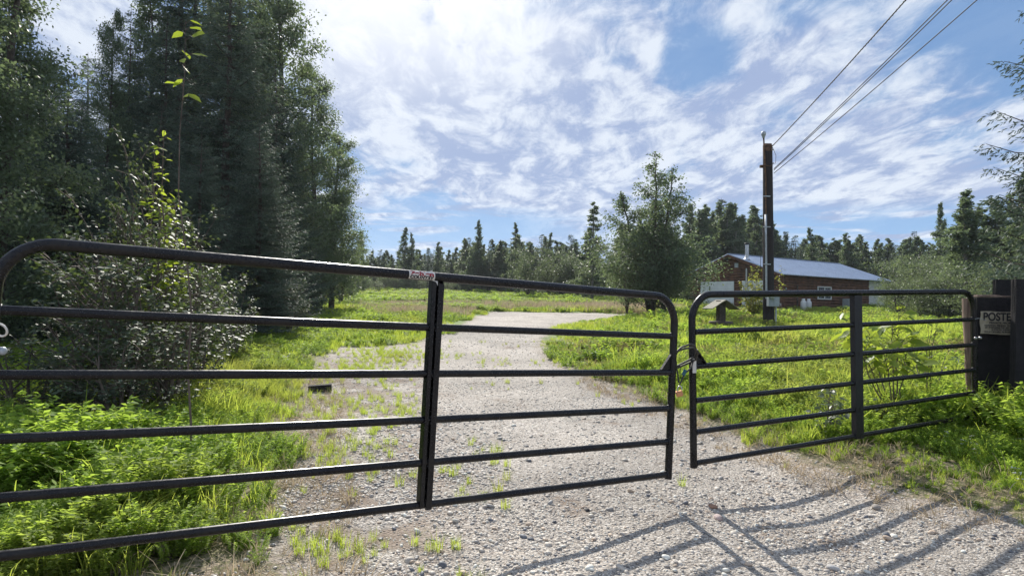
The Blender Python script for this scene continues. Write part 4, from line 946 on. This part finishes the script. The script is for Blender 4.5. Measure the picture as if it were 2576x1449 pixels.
# ------------------------------------------------------------------ posts and the sign at right
def right_posts():
    # round log post
    Y = 6.62; t = at(2437, 750, Y); b = at(2449, 990, Y - .02); z0 = gz(b.x, b.y) - .1; dirv = (t - b) / (t.z - b.z); base = b + dirv * (z0 - b.z)
    ps = [base.lerp(t, k / 8) for k in range(9)]; root = empty('round_post', base); tag(root, 'weathered round post leaning beside the hinge end of the right gate', 'post')
    m = MB(); m.tube([p - base for p in ps], [.062 + .003 * math.sin(k * 2.1) for k in range(9)], 18); m.build('post', M['postwood'], root)
    m = MB(); m.lathe(t - base + Vector((-.005, -.02, .0)), [(.026, 0), (.024, .014), (.012, .024), (.0, .026)], 12); m.build('cap', M['white'], root)
    def timber(name, xl, xr, ytop, Y, dp, lab, tilt=0, topmat=True):
        a = at(xl, ytop, Y); c = at(xr, ytop, Y); w = c.x - a.x; cx = (a.x + c.x) / 2; z0 = gz(cx, Y) - .1; H = a.z - z0
        root = empty(name, (cx, Y + dp / 2, z0)); root.rotation_euler = (0, tilt, 0); tag(root, lab, 'post')
        bm = bmesh.new(); bmesh.ops.create_cube(bm, size=1)
        for v in bm.verts: v.co = Vector((v.co.x * w, v.co.y * dp, (v.co.z + .5) * H))
        bmesh.ops.subdivide_edges(bm, edges=bm.edges[:], cuts=7, use_grid_fill=True); r = random.Random(int(xl))
        for v in bm.verts: v.co += Vector((r.uniform(-1, 1) * .003, r.uniform(-1, 1) * .004, 0))
        me = bpy.data.meshes.new('timber'); bm.to_mesh(me); bm.free(); me.materials.append(M['timber']); o = link('timber', me, root)
        bv = o.modifiers.new('bevel', 'BEVEL'); bv.width = .008; bv.segments = 2; bv.limit_method = 'ANGLE'
        if topmat:
            m = MB(); m.box((0.005, 0, H + .011), (w * .99, dp * .97, .018)); m.box((-.04, .02, H + .024), (w * .6, dp * .6, .010)); m.build('weathered_top', M['timbertop'], root, .004)
        return root, w, H, cx, z0
    rt, w, H, cx, z0 = timber('sign_post', 2462, 2556, 748, 6.45, .10, 'thick dark timber post carrying the posted sign', R(-.6))
    timber('tall_timber_post', 2506, 2580, 703, 6.95, .05, 'taller dark timber post just behind the one with the sign', 0, False)
    timber('edge_timber_post', 2551, 2700, 703, 6.10, .07, 'widest dark timber post, cut off by the right edge of the photo', R(.8), False)
    # the sign
    Y = 6.44; tl = at(2464, 783, Y); br = at(2557, 841, Y); sw = br.x - tl.x; sh = tl.z - br.z; o0 = Vector((tl.x, Y - .006, br.z))
    root = empty('posted_sign', o0); tag(root, 'faded paper sign reading POSTED nailed to the dark timber post', 'sign')
    g = MB(); nx, nz = 12, 10; vs = []
    for j in range(nz + 1):
        for i in range(nx + 1):
            u, v = i / nx, j / nz; vs.append((u * sw + .006 * math.sin(v * 9), -.004 - .008 * abs(math.sin(u * 3 + v * 2)) * u - .004 * math.sin(v * 7) ** 2 * u, v * sh - .008 * u * (1 - v) + .003 * math.sin(u * 8)))
    g.add(vs, [(j * (nx + 1) + i, j * (nx + 1) + i + 1, (j + 1) * (nx + 1) + i + 1, (j + 1) * (nx + 1) + i) for j in range(nz) for i in range(nx)], True); g.build('sheet', M['paper'], root)
    for body, z, h, x0, wf in (('POSTED', .60, .36, .06, .95), ('PRIVATE PROPERTY', .455, .085, .22, .80), ('HUNTING, FISHING, TRAPPING', .345, .07, .09, .92), ('OR TRESPASSING FOR ANY PURPOSE', .25, .07, .10, .92), ('IS STRICTLY FORBIDDEN', .155, .07, .28, .62), ('VIOLATORS WILL BE PROSECUTED', .055, .07, .08, .92)):
        me = text_mesh(body, h * sh * 1.38, M['ink'], 'lettering', .0003, .0008 if body != 'POSTED' else .0034); vx = [v.co.x for v in me.vertices]; a0, a1 = min(vx), max(vx)
        for v in me.vertices:
            u = (v.co.x - a0) / (a1 - a0) * wf * sw * (.98 if body != 'POSTED' else .98) + x0 * sw; v.co = Vector((u, -.0185 + v.co.z, z * sh + v.co.y))
        link('lettering', me, root)
right_posts()

# ------------------------------------------------------------------ utility pole
def utility_pole():
    Y = 21.5; b = at(1934, 820, Y); z0 = gz(b.x, Y) - .1; tp = at(1931, 361, Y); base = Vector((b.x, Y, z0)); T = tp - base; r0_, r1_ = .19, .155
    root = empty('utility_pole', base); tag(root, 'dark wooden utility pole with meter box and conduit beside the drive', 'utility pole')
    m = MB(); n = 14; m.tube([T * (k / n) * .955 for k in range(n + 1)], [r0_ + (r1_ - r0_) * k / n for k in range(n + 1)], 24, False); m.build('pole', M['pole'], root)
    m = MB(); m.tube([T * .955, T * .975, T * .988], [r1_ * 1.003, r1_, r1_ * .99], 24); m.prism([T * .988 + Vector((-.12, -.10, 0)), T * .988 + Vector((.10, -.10, 0)), T * .988 + Vector((.10, .10, .0)), T * .988 + Vector((-.12, .10, 0))], (0, 0, .05)); m.build('bare_top', M['poletop'], root)
    # conduit up the left front and service head
    def C(f, dx=-.13, dy=-.14): return T * f + Vector((dx, dy, 0))
    m = MB(); m.tube([C(.18), C(.35), C(.5), C(.62), C(.62)], .034, 12); m.build('conduit', M['galv'], root)
    m = MB(); m.tube([C(.62), C(.8), C(1.0, -.165, -.1), C(1.03, -.175, -.1)], .026, 10); m.build('mast', M['poletop'], root)
    m = MB(); q = C(1.03, -.175, -.1); m.lathe(q, [(.03, -.05), (.045, -.03), (.05, .02), (.075, .05), (.08, .12), (.06, .17), (.03, .19), (0, .2)], 14); m.build('service_head', M['galv'], root)
    m = MB()
    for f in (.875,): m.box(T * f + Vector((-.22, -.05, 0)), (.13, .09, .09)); m.tube([T * f + Vector((-.17, -.16, .02)), T * f + Vector((.02, -.19, -.02)), T * f + Vector((.15, -.12, .12))], .012, 6)
    m.build('insulator', M['poletop'], root, .01)
    for f in (.715, .555, .36):
        m = MB(); m.box(T * f + Vector((-.10, -.175, 0)), (.22, .012, .035)); m.tube([T * f + Vector((-.23, -.15, 0)), T * f + Vector((-.16, -.15, 0))], .012, 6); m.build('conduit_strap', M['galv'], root)
    zb = at(1935, 771, Y).z - z0; zt = at(1935, 743, Y).z - z0; cxm = at(1934, 760, Y).x - b.x
    bx = MB(); bx.box((cxm + .02, -.30, (zb + zt) / 2 + .02), (.36, .20, zt - zb + .04)); bx = bx.build('meter_box', M['grey'], root, .012)
    m = MB(); m.box((cxm + .095, -.405, (zb + zt) / 2 + .005), (.18, .014, zt - zb)); m.build('door', M['grey'], bx, .004)
    m = MB(); m.lathe((cxm - .07, -.40, zt - .06), [(.085, .0), (.085, -.05), (.075, -.08), (.0, -.085)][::1], 18, (0, 1, 0)); m.build('meter', M['galv'], bx)
    m = MB(); m.tube([(cxm + .20, -.38, zb + .1), (cxm + .245, -.38, zb + .1), (cxm + .245, -.38, zb + .02)], .012, 8); m.build('latch', M['steel'], bx)
    m = MB(); m.tube([(cxm + .15, -.22, -.0), (cxm + .15, -.22, zb + .03)], .03, 10); m.build('riser', M['galv'], root)
    m = MB(); m.tube([T * .60 + Vector((-.20, -.1, 0)), T * .45 + Vector((-.24, 0, 0)), T * .30 + Vector((-.26, .05, 0))], .008, 6); m.build('side_cable', M['cable'], root)
    m = MB(); m.tube([T * .975 + Vector((.12, -.12, 0)), T * .93 + Vector((.22, -.15, 0)), T * .89 + Vector((.2, -.16, 0)), T * .88 + Vector((.02, -.19, 0))], .008, 6); m.build('drip_loop', M['cable'], root)
    m = MB(); m.lathe(T * .962 + Vector((.11, -.15, 0)), [(0, -.03), (.03, -.03), (.03, .03), (0, .03)], 10, (1, -1, .2)); m.build('anchor_hook', M['steel'], root)
    # overhead lines
    for k, (x0, y0, x1, y1, lab, tw) in enumerate([(1943, 368, 2281, -2, 'highest overhead line, thick and twisted, leaving the top of the pole', 1),
                                    (1947, 425, 2386, -2, 'upper of the two close parallel overhead lines', 0), (1947, 428, 2397, -2, 'lower of the two close parallel overhead lines', 0),
                                    (1947, 436, 2461, -2, 'lowest overhead line, leaving the pole below the parallel pair', 0)]):
        a = at(x0, y0, Y - .1); e = at(x1, y1, 12.2); f = e + (e - a) * 1.15; f.z += .9; N_ = 60; pts = []
        mid_x = {0: 2105, 1: 2176, 2: 2182, 3: 2225}[k]
        for i in range(N_ + 1):
            t = i / N_; p = a.lerp(f, t); L_ = 2.15
            s = t * L_                                   # sag set so the wire bows slightly below the chord in view
            p = a + (e - a) * s; p.z += -.16 * s * (1 - s) * (1 if s < 1 else .5)
            pts.append(p)
        m = MB(); m.tube(pts, .0115 if not tw else .013, 6)
        if tw:
            q = [p + Vector((.016 * math.cos(i * 2.2), 0, .016 * math.sin(i * 2.2))) for i, p in enumerate([a + (e - a) * (2.15 * j / 400) + Vector((0, 0, -.16 * (2.15 * j / 400) * (1 - 2.15 * j / 400) * (1 if 2.15 * j / 400 < 1 else .5))) for j in range(401)])]
            m.tube(q, .009, 5)
        o = m.build('power_line', M['ink']); base_at(o, a); tag(o, lab, 'power line', 'overhead lines running from the pole')
utility_pole()

def roofed_post():
    Y = 20.5; b = at(1813, 826, Y); z0 = gz(b.x, Y) - .05; root = empty('roofed_post', (b.x, Y, z0), R(14)); tag(root, 'little wooden post with a mossy shingled gable roof standing in the grass', 'garden ornament')
    zt = at(1813, 762, Y).z - z0; ze = at(1813, 776, Y).z - z0; zp = at(1813, 754, Y).z - z0
    m = MB(); m.box((0, 0, zt / 2 + .05), (.22, .22, zt + .05)); m.build('post', M['boards'], root, .008)
    for s in (-1, 1):
        m = MB(); n = 4
        for k in range(n):
            f0, f1 = k / n, (k + 1) / n; x0, x1 = s * .46 * f0, s * .46 * (f1 + .06); za, zb_ = zp - (zp - ze) * f0 + .012 * (1 if k else 0), zp - (zp - ze) * (f1 + .06) + .0
            m.add([(x0, -.30, za), (x1, -.30, zb_ + .014), (x1, .30, zb_ + .014), (x0, .30, za), (x0, -.30, za - .025), (x1, -.30, zb_ - .012), (x1, .30, zb_ - .012), (x0, .30, za - .025)], [(0, 1, 2, 3), (7, 6, 5, 4), (0, 4, 5, 1), (1, 5, 6, 2), (2, 6, 7, 3), (3, 7, 4, 0)])
        m.build('roof', M['shingle'], root)
    zc = at(1813, 808, Y).z - z0; m = MB(); n = 10
    for k in range(3): m.lathe((0, 0, .0), [(.36, zc * k / 3), (.38, zc * k / 3 + .03), (.38, zc * (k + 1) / 3 - .03), (.36, zc * (k + 1) / 3), (.0, zc * (k + 1) / 3)], 12)
    m.build('base', M['boards'], root)
roofed_post()

# ------------------------------------------------------------------ log building
def log_building():
    Wf, Ls = 8.2, 13.3; c0 = Vector((HC0.x, HC0.y, 0)); zb = min(gz(HC0.x, HC0.y), at(1967, 790, 44).z) - .1
    zb = at(1967, 787, 44).z; ze = at(1967, 688, 44).z - zb; rp = c0 + HF * (Wf / 2); zr = at(1843, 643, rp.y).z - zb
    root = empty('log_building', (c0.x, c0.y, zb)); tag(root, 'low reddish brown log building with a pale blue metal roof', 'building')
    root.matrix_world = Matrix.Translation((c0.x, c0.y, zb)) @ Matrix((HS, HF, Vector((0, 0, 1)))).transposed().to_4x4()
    # local x = along the long side, local y = along the gable front
    lh = .2; courses = int(ze / lh) + 1
    def strip(m, x_or_y, a, b2, z, out, h=lh):
        prof = [(-.0, 0.), (.045, .25), (.06, .5), (.045, .75), (0., 1.)]
        for (o0, t0), (o1, t1) in zip(prof, prof[1:]):
            za, zc = z + h * t0, z + h * t1
            if x_or_y == 'f': vs = [(-o0, a, za), (-o0, b2, za), (-o1, b2, zc), (-o1, a, zc)]   # front gable wall faces -x
            else: vs = [(a, -o0, za), (b2, -o0, za), (b2, -o1, zc), (a, -o1, zc)]
            m.add(vs, [(0, 1, 2, 3)], True)
    m = MB(); z = -.3
    while z < zr - .1:
        if z + lh <= ze: y0, y1 = 0, Wf
        else:
            f = (z + lh * .6 - ze) / (zr - ze); y0, y1 = Wf / 2 * f, Wf - Wf / 2 * f
        if y1 > y0 + .1: strip(m, 'f', y0, y1, z, -1)
        z += lh
    m.build('front_wall', M['log'], root)
    m = MB(); z = -.3
    while z < ze - .05: strip(m, 's', 0, 10.9, z, -1, min(lh, ze - z)); z += lh
    m.build('side_wall', M['log'], root)
    m = MB(); m.box((12.1, -.01, ze / 2 - .15), (2.38, .06, ze + .25)); m.build('pale_panel', M['white'], root)
    m = MB(); m.box((Ls / 2, Wf - .05, ze / 2 - .15), (Ls, .1, ze + .28)); m.box((Ls - .05, Wf / 2, ze / 2 - .15), (.1, Wf - .3, ze + .28)); m.build('rear_wall', M['boards'], root)
    m = MB(); m.box((-.02, -.02, ze / 2 - .2), (.2, .2, ze + .36)); m.build('corner_post', M['log'], root)
    # roof: two ribbed slopes with overhang
    oh = .45; sl_ = (zr - ze) / (Wf / 2)
    for s, nm in ((0, 'roof_slope'), (1, 'roof_slope')):
        m = MB(); x0, x1 = -.6, Ls + .35
        def pt(x, d, up=0.):         # d: distance from ridge in plan
            y = Wf / 2 + (d if s else -d); return (x, y, zr + .10 - sl_ * d + up)
        D1 = Wf / 2 + oh; th = .05
        m.add([pt(x0, 0), pt(x1, 0), pt(x1, D1), pt(x0, D1), pt(x0, 0, -th), pt(x1, 0, -th), pt(x1, D1, -th), pt(x0, D1, -th)], [(0, 1, 2, 3), (7, 6, 5, 4), (1, 5, 6, 2), (2, 6, 7, 3), (3, 7, 4, 0)])
        k = x0 + .02
        while k < x1 - .04:
            m.add([pt(k, 0, .002), pt(k + .015, 0, .028), pt(k + .045, 0, .028), pt(k + .06, 0, .002), pt(k, D1, .002), pt(k + .015, D1, .028), pt(k + .045, D1, .028), pt(k + .06, D1, .002)], [(0, 1, 5, 4), (1, 2, 6, 5), (2, 3, 7, 6)])
            k += .30
        m.build(nm, M['metalroof'], root)
        m = MB(); m.add([pt(x0 - .02, 0, -.052), pt(x0 - .02, D1, -.052), pt(x0 - .02, D1, -.24), pt(x0 - .02, 0, -.24), pt(x0 + .03, 0, -.052), pt(x0 + .03, D1, -.052), pt(x0 + .03, D1, -.24), pt(x0 + .03, 0, -.24)], [(0, 1, 2, 3), (7, 6, 5, 4), (0, 4, 5, 1), (1, 5, 6, 2), (2, 6, 7, 3), (3, 7, 4, 0)])
        m.build('rake_board', M['log'], root)
    m = MB(); m.box((Ls / 2 - .1, Wf / 2, zr + .115), (Ls + .95, .3, .02)); m.build('ridge_cap', M['metalroof'], root)
    # garage doors on the front
    for y0, y1 in ((.85, 3.2), (3.95, 7.1)):
        dz = at(1800, 706, 47).z - zb; m = MB(); m.box((-.085, (y0 + y1) / 2, dz / 2 - .1), (.05, y1 - y0, dz + .2)); d = m.build('garage_door', M['white'], root)
        m = MB()
        for q in (.25, .5, .75): m.box((-.113, (y0 + y1) / 2, dz * q), (.006, y1 - y0 - .04, .012))
        m.build('panel_groove', M['grey'], d)
    m = MB(); m.box((-.075, Wf / 2 - .35, zr - .75), (.03, .32, .34)); m.build('gable_vent', M['galv'], root)
    m = MB(); m.lathe((-.30, Wf / 2 + .1, zr - .15), [(0, .12), (.08, .12), (.13, -.02), (.10, -.10), (0, -.12)], 14); m.tube([(-.05, Wf / 2 + .1, zr - .1), (-.3, Wf / 2 + .1, zr - .05)], .02, 8); m.build('flood_lamp', M['white'], root)
    yp = Wf / 2 - 1.35; zt = at(1871, 617, rp.y - 1).z - zb
    m = MB(); m.tube([(-.20, yp, ze * .62), (-.20, yp, ze + .45)], .075, 14); p_ = m.build('stove_pipe', M['steel'], root)
    zroof = zr + .10 - sl_ * 1.35; m = MB(); m.tube([(-.20, yp, zroof - .02), (-.20, yp, zt)], .13, 16); m.lathe((-.20, yp, zroof), [(.26, -.02), (.18, .08), (.14, .14)], 16); m.build('flue', M['steel'], p_)
    m = MB(); m.lathe((-.20, yp, zt), [(.13, 0), (.10, .05), (.20, .06), (.22, .10), (.16, .13), (0, .14)], 16); m.build('rain_cap', M['blackrough'], p_)
    # window on the long side
    wx0, wx1 = 4.05, 5.75; z0, z1 = at(2065, 752, 46.5).z - zb, at(2065, 722, 46.5).z - zb; w = MB(); fr = .07
    w.box(((wx0 + wx1) / 2, -.085, z1), (wx1 - wx0, .06, fr)); w.box(((wx0 + wx1) / 2, -.085, z0), (wx1 - wx0, .06, fr))
    for xx in (wx0 + fr / 2, (wx0 + wx1) / 2, wx1 - fr / 2): w.box((xx, -.087, (z0 + z1) / 2), (fr, .056, z1 - z0 - fr))
    w.box(((wx0 + wx1) / 2, -.080, (z0 + z1) / 2), (wx1 - wx0 - 2 * fr, .02, .035)); win = w.build('window', M['white'], root)
    m = MB(); m.box(((wx0 + wx1) / 2, -.066, (z0 + z1) / 2), (wx1 - wx0 - .02, .01, z1 - z0 - .02)); m.build('pane', M['glass'], win)
    m = MB(); m.box((.55, -.075, ze * .5), (.16, .03, .06)); m.box((.35, -.09, ze * .62), (.10, .05, .12)); m.build('wall_lamp', M['grey'], root)
    def G(x, y, z=0): return root.matrix_world @ Vector((x, y, z))
    bpy.context.view_layer.update()
    gap = gz(HC0.x, HC0.y) - zb
    for k, (lx, lab) in enumerate([(1.35, 'white propane tank nearer the building corner'), (1.95, 'white propane tank further from the building corner, under the pale upright plank')]):
        p = G(lx, -.75); o = empty('propane_tank', (p.x, p.y, gz(p.x, p.y) + .0)); tag(o, lab, 'propane tank', 'propane tanks beside the log building')
        m = MB(); m.lathe((0, 0, .02), [(0, 0), (.14, 0), (.19, .06), (.19, .62), (.15, .72), (.05, .76), (0, .76)], 18); m.build('body', M['white'], o)
        m = MB(); m.lathe((0, 0, .74), [(.10, 0), (.11, .02), (.11, .16), (.09, .17)], 14); m.build('collar', M['white'], o)
        m = MB(); m.lathe((0, 0, .76), [(.03, 0), (.03, .08), (0, .09)], 8); m.build('valve', M['brass'], o)
    p = G(6.9, -.8); m = MB(); m.box((0, 0, .42), (1.0, .5, .95), Matrix.Rotation(R(30), 3, 'Z')); o = m.build('white_crate', M['grey'], None, .03); o.location = (p.x, p.y, gz(p.x, p.y)); tag(o, 'pale grey box standing in the grass against the dark long wall', 'box')
    p = G(1.55, -.16); m = MB(); m.box((0, 0, .9), (.09, .05, 1.9)); o = m.build('leaning_plank', M['boards'], None); o.location = (p.x, p.y, gz(p.x, p.y)); tag(o, 'thin brown plank upright against the log wall above the propane tanks', 'plank')
    p = at(1885, 790, 27); m = MB(); m.tube([(0, 0, -.1), (.10, 0, 1.15)], .022, 8); o = m.build('yellow_stake', M['yellow'], None); o.location = (p.x, p.y, gz(p.x, p.y)); tag(o, 'thin yellow marker stake leaning in front of the amber leaved tree', 'stake')
M['yellow'] = simple('yellow_paint', (.50, .36, .03), .6, var=.15)
M['metalroof'] = simple('pale_metal_roof', (.42, .49, .60), .40, .2, scale=1.5, var=.08)
M['glass'] = simple('window_glass', (.03, .04, .05), .08, 0, spec=.8)
log_building()

def timber_block():
    x, y = gpt(806, 982); z = gz(x, y); m = MB(); m.box((0, 0, .04), (.30, .13, .10)); o = m.build('timber_block', M['timber'], None, .006); o.location = (x, y, z - .01); o.rotation_euler = (0, R(-4), R(12)); tag(o, 'dark squared block lying on the gravel at the left verge', 'timber block')
timber_block()

# ------------------------------------------------------------------ thin haze volume added to lift the dark trees and mimic glare
def haze():
    m, T, out = mat('added_haze'); v = T.new('ShaderNodeVolumePrincipled'); v.inputs['Color'].default_value = (.86, .91, 1, 1); v.inputs['Density'].default_value = .0003; v.inputs['Anisotropy'].default_value = .35
    T.l.new(v.outputs[0], out.inputs['Volume']); b = MB(); b.box((0, 0, 10), (900, 900, 64)); o = b.build('haze', m); tag(o, 'thin pale haze added to lift the dark trees', 'haze', kind='stuff')
haze()
